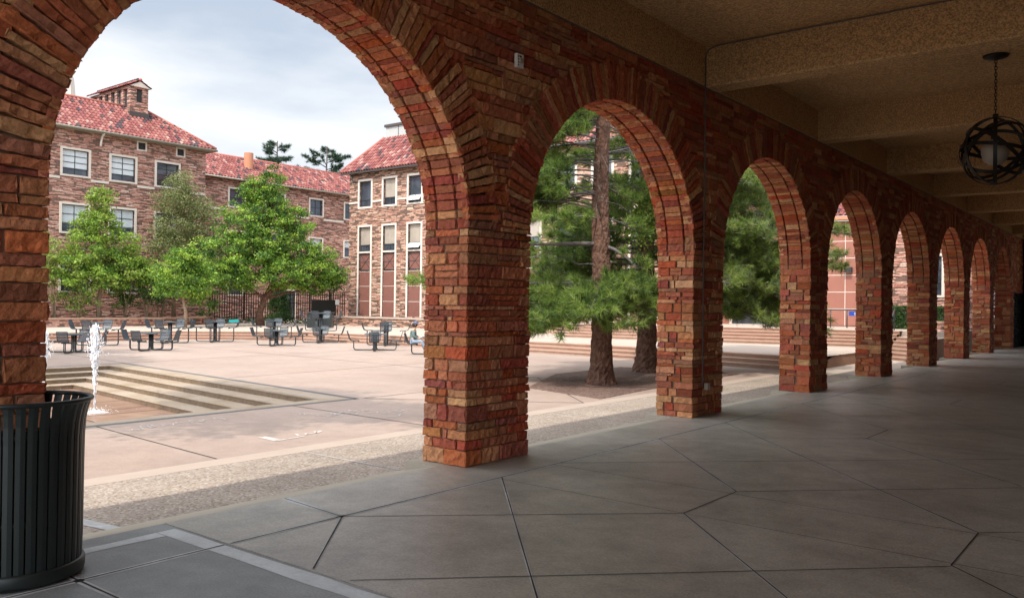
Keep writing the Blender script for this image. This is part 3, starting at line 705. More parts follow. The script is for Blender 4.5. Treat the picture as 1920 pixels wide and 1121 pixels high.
for (a, b) in ((12, 21.78), (23.84, 25.33), (27.39, 28.63), (30.69, 31.98), (34.04, 36.1)): m = MB(); wbox(m, 'x', LX, 1, a, b, 10.08, 10.24, -.02, .05); part('string_course', m, M['trim'], B1)
tb, ub = MB(), MB(); ez = 13.62
roof_plane(tb, ub, [(LX+.55, 11.5, ez), (LX+.55, 36.65, ez), (-55.2, 33.0, 16.4), (-55.2, 15, 16.4)])
roof_plane(tb, ub, [(LX+.55, 36.65, ez), (-66, 36.65, ez), (-63, 33.0, 16.4), (-55.2, 33.0, 16.4)])
tube(tb, [(-55.2, 15, 16.46), (-55.2, 33.0, 16.46)], .13, 6, (.45, .16, .12)); tube(tb, [(-55.2, 33.0, 16.46), (LX+.55, 36.65, ez+.08)], .12, 6, (.42, .14, .10))
poly(ub, [(-55.2, 15, 16.38), (-55.2, 33, 16.38), (-63, 33, 16.38), (-63, 15, 16.38)])
r1 = part('roof', tb, M['tile'], B1, True); part('underlay', ub, M['tilebase'], r1)
m = MB(); box(m, LX, LX+.5, 11.5, 36.6, 13.45, 13.55); tube(m, [(LX+.6, 11.5, 13.56), (LX+.6, 36.7, 13.56)], .085, 8); tube(m, [(LX+.6, 36.7, 13.56), (-66, 36.7, 13.56)], .085, 8); part('gutter', m, M['gutter'], B1)
m = MB(); tube(m, [(LX+.5, 28.05, 13.5), (LX+.2, 28.05, 13.3), (LX+.12, 28.0, 12.9), (LX+.2, 27.95, 12.6)], .08, 8); part('downspout', m, M['trim'], B1)
# louvred tower on the ridge, long axis along x
TX = -54.05; ty0, ty1 = 31.15, 32.52; tz = 17.85
m = MB(); lr = [(31.62, 32.08, 16.75, 17.72)]
holes_wall(m, 'x', TX, ty0, ty1, 15.2, tz, lr, .15, 1)
m.add([(TX, ty1, 15), (TX-6.2, ty1, 15), (TX-6.2, ty1, tz), (TX, ty1, tz)], [(0, 1, 2, 3)])
lr2 = [(TX-.50-.95*i-.58, TX-.50-.95*i, 16.3, 17.72) for i in range(6)]
holes_wall(m, 'y', ty0, TX-6.2, TX, 15.2, tz, lr2, .15, -1)
tw_ = part('tower', m, M['wallL'], B1)
f = MB(); box(f, TX-.2, TX-.15, 31.6, 32.1, 16.7, 17.75); box(f, TX-6.1, TX-.4, ty0+.15, ty0+.2, 16.2, 17.8); part('louvre', f, M['louvre'], tw_)
f = MB(); ym = (ty0+ty1)/2
for x0, x1 in ((TX-6.35, TX+.12),): f.add([(x1, ty0-.12, tz), (x1, ty1+.12, tz), (x1, ym, tz+.42), (x0, ty0-.12, tz), (x0, ty1+.12, tz), (x0, ym, tz+.42)], [(0, 1, 2), (3, 5, 4), (0, 3, 4, 1)])
part('pediment', f, M['trim'], tw_)
tb = MB()
for s in (-1, 1):
    e = ty0-.2 if s < 0 else ty1+.2; L = math.hypot(ym-e, .5)
    tiles(tb, (TX-6.4, e, tz+.03), (1, 0, 0), (0, (ym-e)/L, .5/L), [(0, 0), (6.6, 0), (6.6, L), (0, L)], .26, .4)
    tb.add([(TX-6.4, e, tz+.02), (TX+.2, e, tz+.02), (TX+.2, ym, tz+.5), (TX-6.4, ym, tz+.5)], [(0, 1, 2, 3)], (.12, .04, .03))
tube(tb, [(TX-6.4, ym, tz+.55), (TX+.2, ym, tz+.55)], .1, 6, (.40, .12, .09)); part('tower_roof', tb, M['tile'], tw_, True)
f = MB(); box(f, TX-.25, TX+.06, ty0-.05, ty1+.05, 15.6, 15.98); part('flashing', f, M['darkgutter'], tw_)
# --- recessed wing
RX = -59.; B2 = thing('stone_building', 'recessed sandstone wing with long red tile roof behind the picket fence', 'building', (RX, 46, T1))
wins = [(y, y+1.5, 10.42, 11.95) for y in (42.77, 47.1, 51.6, 55.95)]+[(y, y+1.5, 6.6, 8.15) for y in (42.77, 47.1, 51.6, 55.95)]+[(42.8, 44.2, 2.6, 4.2), (48.4, 50, .3, 3.0)]
m = MB(); holes_wall(m, 'x', RX, 36, 60, -.5, 12.8, wins, .22, 1); part('wall', m, M['wallL'], B2)
for (a, b, c_, d) in wins: window(B2, 'x', RX, 1, a, b, c_, d, 0, vd=2 if c_ > 9 else 0, hz=(.5,), blind=(.6,) if (a > 50 and c_ < 9) else None)
for (a, b) in ((36, 42.6), (44.44, 46.93), (48.77, 51.43), (53.27, 55.78), (57.62, 60)): m = MB(); wbox(m, 'x', RX, 1, a, b, 9.98, 10.16, -.02, .05); part('string_course', m, M['trim'], B2)
tb, ub = MB(), MB(); roof_plane(tb, ub, [(RX+.5, 35.5, 12.85), (RX+.5, 60.5, 12.85), (-62.4, 60.5, 15.4), (-62.4, 35.5, 15.4)])
tube(tb, [(-62.4, 35.5, 15.46), (-62.4, 60.5, 15.46)], .12, 6, (.47, .17, .13)); r1 = part('roof', tb, M['tile'], B2, True); part('underlay', ub, M['tilebase'], r1)
m = MB(); tube(m, [(RX+.55, 36, 12.78), (RX+.55, 60, 12.78)], .08, 8); part('gutter', m, M['gutter'], B2)
m = MB(); tube(m, [(-60.8, 45.9, 13.8), (-60.8, 45.9, 15.72)], [.42, .42], 18, smooth=False); part('chimney', m, M['terracotta'], B2)
# --- right building (facade y=44)
RY = 44.; B3 = thing('stone_building', 'sandstone building with tall narrow window bays of red panels facing the court', 'building', (-36, RY, T1))
ups, lows = [], []
cx = -42.55
while cx < -16: ups.append((cx-.66, cx+.66, 9.42, 11.4)); lows.append((cx-.66, cx+.66, 5.95, 7.85)); cx += 2.7
rects = ups+[(a, b, .99, 7.85) for a, b, _, _ in lows]
m = MB(); holes_wall(m, 'y', RY, -44.4, -15, -.5, 12.1, rects, .22, -1)
m.add([(-44.4, RY, -.5), (-44.4, RY+13, -.5), (-44.4, RY+13, 12.1), (-44.4, RY, 12.1)], [(0, 1, 2, 3)]); m.add([(-15, RY, -.5), (-15, RY+13, -.5), (-15, RY+13, 12.1), (-15, RY, 12.1)], [(0, 1, 2, 3)])
part('wall', m, M['wallR'], B3)
for i, (a, b, c_, d) in enumerate(ups): window(B3, 'y', RY, -1, a, b, c_, d, 0, vd='low', hz=(.27,), fr=.17, awning=(i in (2, 6)), blind=(.3,) if i in (1, 4, 5) else None)
for i, (a, b, c_, d) in enumerate(lows):
    w = window(B3, 'y', RY, -1, a, b, c_, d, 0, vd='low', hz=(.25,), fr=.15, awning=(i in (2, 5)), blind=(.28,) if i != 7 else None)
    f = MB()
    wbox(f, 'y', RY, -1, a-.16, a, .95, c_-.13, -.05, .045); wbox(f, 'y', RY, -1, b, b+.16, .95, c_-.13, -.05, .045); part('pilaster', f, M['trim'], B3)
    f = MB(); wbox(f, 'y', RY, -1, a+.002, b-.002, .95, 4.42, -.12, -.08); pn = part('stone_panel', f, M['redpanel2'], B3)
    for z in (2.1, 3.25, 4.38): f = MB(); wbox(f, 'y', RY, -1, a+.003, b-.003, z, z+.03, -.078, -.07); part('panel_joint', f, M['trim'], pn)
    f = MB(); wbox(f, 'y', RY, -1, a+.01, b-.01, 4.5, 5.78, -.13, -.1); g_ = part('grille', f, M['redpanel2'], B3)
    f = MB(); q = [(a+.05, 4.52), (b-.05, 4.52), (b-.05, 5.75), (a+.05, 5.75)]; yy = RY+.09
    for s in range(4): tube(f, [(q[s][0], yy, q[s][1]), (q[(s+1) % 4][0], yy, q[(s+1) % 4][1])], .035, 4)
    tube(f, [(q[0][0], yy, q[0][1]), (q[2][0], yy, q[2][1])], .022, 4); tube(f, [(q[1][0], yy, q[1][1]), (q[3][0], yy, q[3][1])], .022, 4); tube(f, [(a+.05, yy, 5.13), (b-.05, yy, 5.13)], .015, 4)
    part('grille_frame', f, M['muntin'], g_)
pr = -44.4
for a, b in [(u[0], u[1]) for u in ups]+[(-14.82, 0)]: m = MB(); wbox(m, 'y', RY, -1, pr, a-.18, 9.72, 9.84, -.02, .04); part('string_course', m, M['trim'], B3); pr = b+.18
tb, ub = MB(), MB(); ez = 12.15
roof_plane(tb, ub, [(-44.95, RY-.5, ez), (-14.5, RY-.5, ez), (-14.5, 46.4, 15.15), (-43.1, 46.4, 15.15)])
roof_plane(tb, ub, [(-44.95, 58, ez), (-44.95, RY-.5, ez), (-43.1, 46.4, 15.15), (-43.1, 58, 15.15)])
tube(tb, [(-44.95, RY-.5, ez+.08), (-43.1, 46.4, 15.2)], .13, 6, (.42, .14, .11)); r1 = part('roof', tb, M['tile'], B3, True); part('underlay', ub, M['tilebase'], r1)
m = MB(); box(m, -44.9, -15, RY-.52, RY-.42, ez-.16, ez-.02); part('gutter', m, M['darkgutter'], B3)
m = MB(); tube(m, [(-43.9, RY-.45, 12.0), (-43.75, RY-.2, 11.4), (-43.6, RY-.05, 11.35)], .05, 6); part('downspout', m, M['darkgutter'], B3)
m = MB(); box(m, -43.0, -20, 46.5, 52, 15.0, 16.05); ph = part('penthouse', m, M['grey'], B3)
m = MB(); box(m, -43.12, -20, 46.38, 52, 16.052, 16.25)
for x in np.arange(-41.6, -20, 1.5): box(m, x, x+.03, 46.47, 46.499, 15.2, 16.05)
part('coping', m, M['darkgutter'], ph)
# --- low red panel building seen through the fourth arch
B4 = thing('panel_building', 'low building clad in large red stone panels under a red tile roof', 'building', (-11, 48.5, T2))
m = MB(); R4 = [(-14.6, -12.1, 4.4, 6.0), (-14.4, -11.2, 1.0, 3.3)]
holes_wall(m, 'y', 48.5, -16.5, -5.9, .9, 6.9, R4, .2, -1); part('wall', m, M['redpanel'], B4)
m = MB()
for z in (1.95, 2.9, 3.85, 4.8, 5.75, 6.55): wbox(m, 'y', 48.5, -1, -11.0 if z < 6.1 and z > 1 else -16.5, -5.9, z, z+.035, .0, .004)
for x in (-7.75, -10.9): wbox(m, 'y', 48.5, -1, x, x+.035, 1.0, 6.85, .0045, .007)
part('panel_joint', m, M['trim'], B4)
for (a, b, c_, d) in R4: window(B4, 'y', 48.5, -1, a, b, c_, d, 0, vd=3, hz=(.5,), pane='pane_dark', blind=(.5,))
tb, ub = MB(), MB(); roof_plane(tb, ub, [(-17, 48.0, 7.15), (-5.6, 48.0, 7.15), (-5.6, 52, 9.3), (-17, 52, 9.3)]); r1 = part('roof', tb, M['tile'], B4, True); part('underlay', ub, M['tilebase'], r1)
m = MB(); box(m, -17, -5.6, 47.95, 48.49, 6.93, 7.12); part('cornice', m, M['terracotta'], B4)
lf = thing('wall_light', 'small black box lamp fixed on the red panel wall', 'wall lamp', (-7.5, 48.5, 4.15))
m = MB(); box(m, -7.72, -7.32, 48.22, 48.44, 4.02, 4.30); box(m, -7.6, -7.45, 48.44, 48.49, 4.08, 4.24); part('housing', m, M['louvre'], lf); m = MB(); box(m, -7.68, -7.36, 48.25, 48.4, 4.0, 4.019); part('lens', m, M['globe'], lf)
# --- sandstone wing at the right
B5 = thing('stone_building', 'sandstone wing with one tall white framed window seen through the far arches', 'building', (-3, 48.3, T2))
m = MB(); holes_wall(m, 'y', 48.3, -5.88, -1.1, -.2, 11, [(-3.6, -2.78, 2.75, 4.8)], .2, -1); m.add([(-5.88, 48.3, -.2), (-5.88, 56, -.2), (-5.88, 56, 11), (-5.88, 48.3, 11)], [(0, 1, 2, 3)]); part('wall', m, M['wallL'], B5)
window(B5, 'y', 48.3, -1, -3.6, -2.78, 2.75, 4.8, 0, vd=2, hz=(.33, .66), fr=.14)
m = MB(); box(m, -6, -1.1, 47.9, 56, 11, 11.3); part('roof', m, M['tilebase'], B5)
# far pinnacle
pn = thing('stone_pinnacle', 'pale pink stone pinnacle peeping over the roof ridge beside the dark arch edge', 'pinnacle', (-70, 33.6, 12))
m = MB(); lathe(m, [(1.0, 12), (1.0, 19.0), (1.15, 19.1), (1.15, 19.4), (.75, 19.6), (.55, 21.5), (.1, 22.5), (.02, 22.6)], 8, -70, 33.6, smooth=False); part('shaft', m, M['trim'], pn)
m = MB(); lathe(m, [(.01, 22.5), (.2, 22.65), (.2, 22.8), (.01, 23)], 8, -70, 33.6); part('finial', m, M['trim'], pn)

# --- planter walls
def ashlar_wall(name, label, pts, z0, z1, th, capw=.08, mtl='wallL'):
    c = np.mean(np.array(pts), axis=0); t = thing(name, label, 'wall', (c[0], c[1], z0)); m = MB(); k = MB()
    for (a, b) in zip(pts[:-1], pts[1:]):
        a, b = np.array(a, float), np.array(b, float); d = (b-a)/np.linalg.norm(b-a); n = np.array((-d[1], d[0])); mid = (a+b)/2; L = np.linalg.norm(b-a)/2
        obox(m, (*mid, (z0+z1)/2), (*d, 0), (*n, 0), (0, 0, 1), L, th/2, (z1-z0)/2); obox(k, (*mid, z1+.055), (*d, 0), (*n, 0), (0, 0, 1), L+.05, th/2+capw, .053)
    part('stone_course', m, M[mtl], t); part('coping', k, M['step'] if mtl == 'wallL' else M['band'], t); return t
ashlar_wall('planter_wall', 'low sandstone planter wall in front of the left building', [(-47, 10), (-47, 30), (-48.2, 33.5), (-51, 36)], -.1, .72, .4)
ashlar_wall('planter_wall', 'low rubble wall with pale coping below the tall window bays', [(-43.8, 41.9), (-18.6, 41.3)], -.1, .86, .5, mtl='wallR')
m = MB(); prism(m, [(-47.2, 10), (-47.2, 30), (-48.4, 33.5), (-51.5, 35.9), (-51.98, 35.9), (-51.98, 10)], .0, .62); tag(m.build('planter_soil', M['soil']), kind='structure')
m = MB(); prism(m, [(-43.7, 42.2), (-15.2, 41.6), (-15.2, 43.98), (-43.7, 43.98)], .0, .78); tag(m.build('planter_bed', M['soil']), kind='structure')
# fence
def fence(label, a, b, z0, z1, posts, gate=None, solid=None):
    a, b = np.array(a, float), np.array(b, float); L = np.linalg.norm(b-a); d = (b-a)/L; n = np.array((-d[1], d[0])); t = thing('picket_fence', label, 'fence', (a[0], a[1], z0), group='black picket fences closing the corner')
    m = MB(); s = 0
    while s < L: p = a+d*s; obox(m, (*p, (z0+z1)/2+.05), (*d, 0), (*n, 0), (0, 0, 1), .026, .02, (z1-z0)/2-.05); s += .19
    part('pickets', m, M['iron'], t)
    for z in (z0+.25, z0+(z1-z0)*.62, z1-.2): m = MB(); obox(m, (*((a+b)/2), z), (*d, 0), (*n, 0), (0, 0, 1), L/2, .035, .03); part('rail', m, M['iron'], t)
    for p in posts: m = MB(); q = a+d*L*p; obox(m, (*q, (z0+z1)/2+.03), (*d, 0), (*n, 0), (0, 0, 1), .06, .06, (z1-z0)/2+.03); part('post', m, M['iron'], t)
    if solid:
        m = MB(); q = a+d*L*(solid[0]+solid[1])/2; obox(m, (*q, (z0+z1)/2-.12), (*d, 0), (*n, 0), (0, 0, 1), L*(solid[1]-solid[0])/2, .05, (z1-z0)/2-.45); part('privacy_panel', m, M['iron'], t)
    if gate:
        m = MB(); q = a+d*L*gate; obox(m, (*q, z1-.75)-np.array((*n*0.08, 0)), (*d, 0), (*n, 0), (0, 0, 1), .16, .015, .2); part('notice', m, M['white'], t)
fence('long left run of black picket fence behind the round green tree', (-51.8, 36.5), (-50.3, 41.6), T1+.2, 2.75, (0, .5, 1))
fence('short angled run of black picket fence beside the dark juniper', (-50.3, 41.6), (-49.0, 41.9), T1+.2, 2.75, (1,))
fence('right run of black picket fence with a notice and bins in front', (-49.0, 41.9), (-44.6, 43.9), T1+.2, 2.75, (.36, .72), gate=.86, solid=(.4, .82))

# ------------------------------------------------------------------ table sets
def table_set(h, seed):
    root = thing('picnic_table', 'x', 'table'); m = MB()
    w = .46; cr_ = .1; pts = []
    for sx, sy in ((1, 1), (-1, 1), (-1, -1), (1, -1)):
        a0 = {(1, 1): 0, (-1, 1): 90, (-1, -1): 180, (1, -1): 270}[sx, sy]
        for t in np.linspace(a0, a0+90, 5): pts.append((sx*(w-cr_)+cr_*math.cos(math.radians(t)), sy*(w-cr_)+cr_*math.sin(math.radians(t))))
    prism(m, pts, h-.035, h); m.build('table_top', M['top'], root)
    m = MB()
    for sx, sy in ((1, 0), (-1, 0), (0, 1), (0, -1)): tube(m, [(sx*.3, sy*.3, h-.05), (sx*.05, sy*.05, h-.06)], .02, 6)
    box(m, -.09, .09, -.09, .09, .36, .39); m.build('under_frame', M['steel'], root)
    sh = h-.31; R = .95
    for k in range(4):
        a = math.pi/2*k; ca, sa = math.cos(a), math.sin(a)
        def T(r, s, z): return (r*ca-s*sa, r*sa+s*ca, z)
        m = MB()
        for s in (-.035, .035): tube(m, bez([T(.07, s, h-.045), T(.07, s, .035), T(R, s*.8, .035), T(R, s*.8, sh-.02)]), .022, 8)
        lg = m.build('leg', M['steel'], root)
        # seat: curved rim with perforated slats
        prof = [(R-.24, sh-.05), (R-.19, sh+.0), (R+.05, sh-.012), (R+.15, sh+.03), (R+.20, sh+.12), (R+.25, sh+.28), (R+.30, sh+.42)]
        m = MB()
        for s in (-.2, .2): tube(m, [T(r, s, z) for r, z in prof], .017, 6)
        for e in (0, -1): r, z = prof[e]; tube(m, [T(r, -.2, z), T(r, .2, z)], .017, 6)
        st = m.build('seat', M['steel'], root)
        m = MB(); Pp = np.array(prof); S_ = np.concatenate([[0], np.cumsum(np.linalg.norm(np.diff(Pp, axis=0), axis=1))])
        NS = 15
        for i in range(NS):
            s0 = -.185+.37*i/(NS-1); V = []
            for r, z in prof: V += [T(r, s0-.0085, z), T(r, s0+.0085, z), T(r+.006, s0+.0085, z-.006), T(r+.006, s0-.0085, z-.006)]
            n = len(prof); m.add(V, [(4*j+q, 4*j+(q+1) % 4, 4*(j+1)+(q+1) % 4, 4*(j+1)+q) for j in range(n-1) for q in range(4)])
        for tt in np.linspace(.05, .95, 12):
            s1 = tt*S_[-1]; r = np.interp(s1, S_, Pp[:, 0]); z = np.interp(s1, S_, Pp[:, 1]); tube(m, [T(r, -.19, z), T(r, .19, z)], .007, 4, smooth=False)
        m.build('seat_mesh', M['mesh'], st)
    return root
DOWN = math.radians(38.3)
tbl_lo = table_set(.76, 1); tbl_hi = table_set(1.08, 2)
GRP = 'four seat metal tables around the fountain court'
TS = [('lo', -28.05, 15.66, 8, 'low metal table with four seats at far left, right behind the water jets'),
      ('hi', -32.63, 18.78, 4, 'tall metal table at far left in front of the slim tree'),
      ('lo', -27.59, 18.67, -6, 'low metal table second from the left, in front of a tall one'),
      ('hi', -33.0, 22.6, -3, 'tall metal table directly behind the second low table from the left'),
      ('hi', -32.74, 24.97, 6, 'tall metal table with a teal cloth hung on its right seat'),
      ('lo', -27.72, 25.15, -2, 'low metal table in front of the big round tree'),
      ('hi', -32.9, 29.16-.4, 5, 'tall metal table standing at the steps right before the big tree trunk'),
      ('lo', -28.83, 29.26-.5, 3, 'low metal table in front of the black litter bins'),
      ('hi', -33.2, 32.3, -4, 'tall metal table close to the black litter bins'),
      ('lo', -21.62, 26.03, 7, 'low metal table standing alone between the bins and the seated person'),
      ('hi', -24.6, 30.1-.6, 4, 'tall metal table just behind the seated person'),
      ('lo', -17.73, 25.8, -3, 'low metal table where a person in a dark cap is sitting')]
first = {'lo': tbl_lo, 'hi': tbl_hi}; used = set()
for kd, x, y, dr, lab in TS:
    z = PZ
    if y > 30.5 and x < -30: z = T1
    if kd not in used:
        used.add(kd); r = first[kd]; r.location = (x, y, z); r.rotation_euler = (0, 0, DOWN+math.radians(dr)); r['label'] = lab; r['group'] = GRP
    else: dup(first[kd], (x, y, z), DOWN+math.radians(dr), lab, GRP)
m = MB(); m.add([(0, 0, 0), (.5, .0, .03), (.52, .03, -.12), (.02, .03, -.16), (0, .06, 0), (.5, .06, .03), (.52, .09, -.12), (.02, .09, -.16)], [(0, 1, 2, 3), (4, 7, 6, 5), (0, 4, 5, 1), (1, 5, 6, 2), (2, 6, 7, 3), (3, 7, 4, 0)])
o = m.build('cloth', M['teal']); o.location = (-31.95, 25.25, 1.02); o.rotation_euler.z = DOWN; tag(o, 'teal cloth hanging over a seat of the tall table', 'cloth')

# ------------------------------------------------------------------ litter bins by the fence
def litter_bin(name, x, y, z, lab):
    t = thing(name, lab, 'bin', (x, y, z), DOWN, 'black square litter bins'); m = MB(); w = .35
    prism(m, [(-w, -w), (w, -w), (w, w), (-w, w)], 0.06, .92)
    for s in np.linspace(-w, w, 9):
        for q in (-1, 1): box(m, s-.012, s+.012, q*w-.014 if q < 0 else w+.001, -w-.001 if q < 0 else w+.014, .1, .9)
    m.build('body', M['can'], t); m = MB(); prism(m, [(-w-.05, -w-.05), (w+.05, -w-.05), (w+.05, w+.05), (-w-.05, w+.05)], 1.0, 1.07)
    for a, b in ((-1, -1), (1, -1), (1, 1), (-1, 1)): box(m, a*.3-.03, a*.3+.03, b*.3-.03, b*.3+.03, .92, 1.01)
    m.build('lid', M['steel'], t); return t
litter_bin('litter_bin', -37.15, 34.89, T1, 'left one of two black square litter bins before the fence')
litter_bin('litter_bin', -36.9, 35.8, T1, 'right one of two black square litter bins, nearer the low wall')

# ------------------------------------------------------------------ foreground trash can
tc_ = thing('trash_can', 'large dark green slatted steel trash can with flared rim beside the first pillar', 'trash can', (.232, 2.568, 0))
m = MB(); NSL = 38
for i in range(NSL):
    a = 2*math.pi*i/NSL; ca, sa = math.cos(a), math.sin(a); w = .030
    prof = [(.425, .055), (.43, .3), (.432, .8), (.434, 1.0), (.442, 1.12), (.458, 1.20), (.478, 1.262)]
    V = []
    for r, z in prof:
        for rr, s in ((r, -w), (r+.004, 0), (r, w), (r-.008, w), (r-.008, -w)): V.append((rr*ca-s*sa, rr*sa+s*ca, z))
    n = len(prof); m.add(V, [(5*j+q, 5*j+(q+1) % 5, 5*(j+1)+(q+1) % 5, 5*(j+1)+q) for j in range(n-1) for q in range(5)])
m.build('slatted_side', M['can'], tc_)
m = MB(); th = np.linspace(0, 2*math.pi, 65); V = []
lathe(m, [(.478+.018*math.cos(t), 1.27+.018*math.sin(t)) for t in np.linspace(0, 2*math.pi, 11)], 64); m.build('rim', M['can'], tc_)
m = MB(); lathe(m, [(.40, .02), (.445, .02), (.452, .045), (.452, .10), (.443, .115), (.41, .115)], 64); lathe(m, [(0.01, .03), (.42, .03)], 64); m.build('base_ring', M['can'], tc_)
for z in (.42, 1.02): m = MB(); lathe(m, [(.408, z), (.415, z), (.415, z+.05), (.408, z+.05)], 64); m.build('hoop', M['can'], tc_)
m = MB(); lathe(m, [(.01, .1), (.36, .1), (.385, 1.08), (.38, 1.085), (.355, .12)], 48); m.build('liner', M['liner'], tc_)

# ------------------------------------------------------------------ lantern
LXY = (4.15, 17.85); LZ = 4.97; LR = .64
lt = thing('pendant_lantern', 'round strap iron lantern hanging on a chain from the ceiling', 'lantern', (LXY[0], LXY[1], LZ))
m = MB()
def band(m, nrm, R, w, th_=.012, k=56):
    n = Vector(nrm).normalized(); a = n.orthogonal().normalized(); b = n.cross(a); V = []
    for i in range(k):
        t = 2*math.pi*i/k; d = a*math.cos(t)+b*math.sin(t)
        for rr, s in ((R, -w/2), (R, w/2), (R-th_, w/2), (R-th_, -w/2)): V.append(d*rr+n*s)
    m.add([tuple(v) for v in V], [(4*i+q, 4*i+(q+1) % 4, 4*((i+1) % k)+(q+1) % 4, 4*((i+1) % k)+q) for i in range(k) for q in range(4)])
for i, nm in enumerate(((1, .15, 0), (.35, 1, 0), (.8, -.7, .05), (.62, .3, .75), (-.6, .45, .7), (.1, -.75, .68), (.15, .1, 1), (-.5, -.9, .25))): band(m, nm, LR-.013*i*.6, .068)
m.build('strap_cage', M['iron'], lt)
m = MB(); lathe(m, [(.001, -.27), (.10, -.25), (.19, -.18), (.235, -.05), (.23, .05), (.17, .16), (.09, .21), (.06, .22)], 24); m.build('globe', M['globe'], lt)
m = MB(); lathe(m, [(.0, .28), (.07, .27), (.08, .20), (.075, .19)], 16); tube(m, [(0, 0, .27), (0, 0, LR+.02)], .012, 6); lathe(m, [(.0, LR+.06), (.05, LR+.04), (.05, LR-.02), (0, LR-.03)], 12); m.build('stem', M['iron'], lt)
m = MB(); z = LR+.06; i = 0
while z < CZ-LZ-.06:
    P_ = [((.022*math.cos(t) if i % 2 else 0), (0 if i % 2 else .022*math.cos(t)), z+.038+.042*math.sin(t)) for t in np.linspace(0, 2*math.pi, 9)]; tube(m, P_, .0075, 5, cap=False); z += .062; i += 1
m.build('chain', M['iron'], lt)
m = MB(); lathe(m, [(0, CZ-LZ-.09), (.05, CZ-LZ-.085), (.20, CZ-LZ-.04), (.22, CZ-LZ-.002), (0, CZ-LZ-.002)], 24); m.build('canopy', M['iron'], lt)

# conduits, alarm, boxes
cd = thing('conduit', 'thin dark conduit running down the stone wall and along the ceiling beam', 'conduit', (0.04, 14.2, 3))
m = MB(); tube(m, bez([(.05, 14.18, .55), (.05, 14.18, CZ-.08), (.30, 14.16, CZ-.03), (10, 14.16, CZ-.03)]), .012, 6); part('pipe', m, M['barkd'], cd)
m = MB(); box(m, .03, .10, 14.30, 14.40, .48, .60); part('outlet_box', m, M['globe'], cd)
m = MB()
for z in (1.5, 2.6, 3.7, 4.8, 5.8): box(m, .03, .066, 14.155, 14.205, z, z+.02)
part('clip', m, M['barkd'], cd)
al = thing('alarm_strobe', 'small white alarm strobe on the stone wall above the first pillar', 'alarm', (.03, 8.65, 5.18))
m = MB(); box(m, .02, .07, 8.585, 8.715, 5.09, 5.27); part('plate', m, M['white'], al)
m = MB(); box(m, .07, .10, 8.62, 8.68, 5.15, 5.21); part('strobe_lens', m, M['globe'], al)
m = MB()
for k in range(4): box(m, .0705, .073, 8.60, 8.615, 5.11+.037*k, 5.13+.037*k)
box(m, .0705, .073, 8.63, 8.67, 5.225, 5.245); part('lettering', m, M['blackmark'], al)

# ------------------------------------------------------------------ handrails, hedge, sign
def railing(name, label, pts, h, every=1.1, mid=True):
    t = thing(name, label, 'railing', (pts[0][0], pts[0][1], pts[0][2])); m = MB(); tube(m, [(p[0], p[1], p[2]+h) for p in pts], .035, 8); part('top_rail', m, M['steel'], t)
    if mid: m = MB(); tube(m, [(p[0], p[1], p[2]+.12) for p in pts], .02, 6); part('bottom_rail', m, M['steel'], t)
    for a, b in zip(pts[:-1], pts[1:]):
        a, b = np.array(a), np.array(b); n = max(1, int(np.linalg.norm(b-a)/every))
        for i in range(n+1): m = MB(); p = a+(b-a)*i/n; tube(m, [tuple(p), (p[0], p[1], p[2]+h)], .03, 6); part('post', m, M['steel'], t)
    return t
railing('handrail', 'dark metal railing on the upper terrace before the red panel wall', [(-9.3, 45.6, T2), (-5.9, 45.6, T2)], .95, .85)
railing('handrail', 'dark stair handrail in front of the clipped hedge', [(-3.9, 43.5, T2), (-3.0, 39.2, T1+.1)], 1.0, 2.2, False)
sg = thing('sign', 'small blue and white sign fixed on the terrace railing', 'sign', (-6.3, 45.5, 1.7)); m = MB(); box(m, -6.62, -5.95, 45.5, 45.53, 1.62, 1.86); part('plate', m, M['blue'], sg)
m = MB(); box(m, -6.36, -6.0, 45.494, 45.498, 1.68, 1.71); box(m, -6.36, -6.05, 45.494, 45.498, 1.76, 1.79); lathe(m, [(0, 0), (.03, 0)], 6); part('symbol', m, M['white'], sg)

# ------------------------------------------------------------------ fountain jets
def jet(x, y, z0, z1, lab, n, tilt=0):
    t = thing('water_jet', lab, 'fountain jet', (x, y, z0), group='water jets in the sunken pool'); m = MB(); H = z1-z0
    tube(m, [(0, 0, 0), (.01, 0, H*.4), (0.01, .0, H*.82)], [.022, .014, .008], 7, jit=.3); m.build('column', M['drop'], t); m = MB()
    oc = np.array([(1, 0, 0), (-1, 0, 0), (0, 1, 0), (0, -1, 0), (0, 0, 1), (0, 0, -1)]); of = [(0, 2, 4), (2, 1, 4), (1, 3, 4), (3, 0, 4), (2, 0, 5), (1, 2, 5), (3, 1, 5), (0, 3, 5)]
    for i in range(n):
        h = RNG.beta(3.2, 1.6)*H*1.05; sp = .015+.11*math.exp(-((h/H-.8)/.2)**2)+.04*(h/H); a = RNG.uniform(0, 6.28); r = abs(RNG.normal(0, sp))*.75; s = RNG.uniform(.006, .017)*(1 if r < .1 else .7)
        m.add(oc*np.array((s, s, s*RNG.uniform(1.2, 5)))+np.array((r*math.cos(a), r*math.sin(a), h)), of)
    for i in range(n//4):
        a = RNG.uniform(0, 6.28); r = abs(RNG.normal(0, .28)); s = RNG.uniform(.005, .011); m.add(oc*np.array((s, s, s))+np.array((r*math.cos(a), r*math.sin(a), abs(RNG.normal(0, .05)))), of)
    m.build('spray', M['drop'], t)
    m = MB(); k = 26; rr = [.24*(1+RNG.uniform(-.4, .4)) for _ in range(k)]; m.add([(0, 0, .03)]+[(r*.45*math.cos(6.283*i/k), r*.45*math.sin(6.283*i/k), .035) for i, r in enumerate(rr)]+[(r*math.cos(6.283*i/k), r*math.sin(6.283*i/k), .004) for i, r in enumerate(rr)], [(0, 1+i, 1+(i+1) % k) for i in range(k)]+[(1+i, 1+k+i, 1+k+(i+1) % k, 1+(i+1) % k) for i in range(k)]); m.build('splash', M['drop'], t)
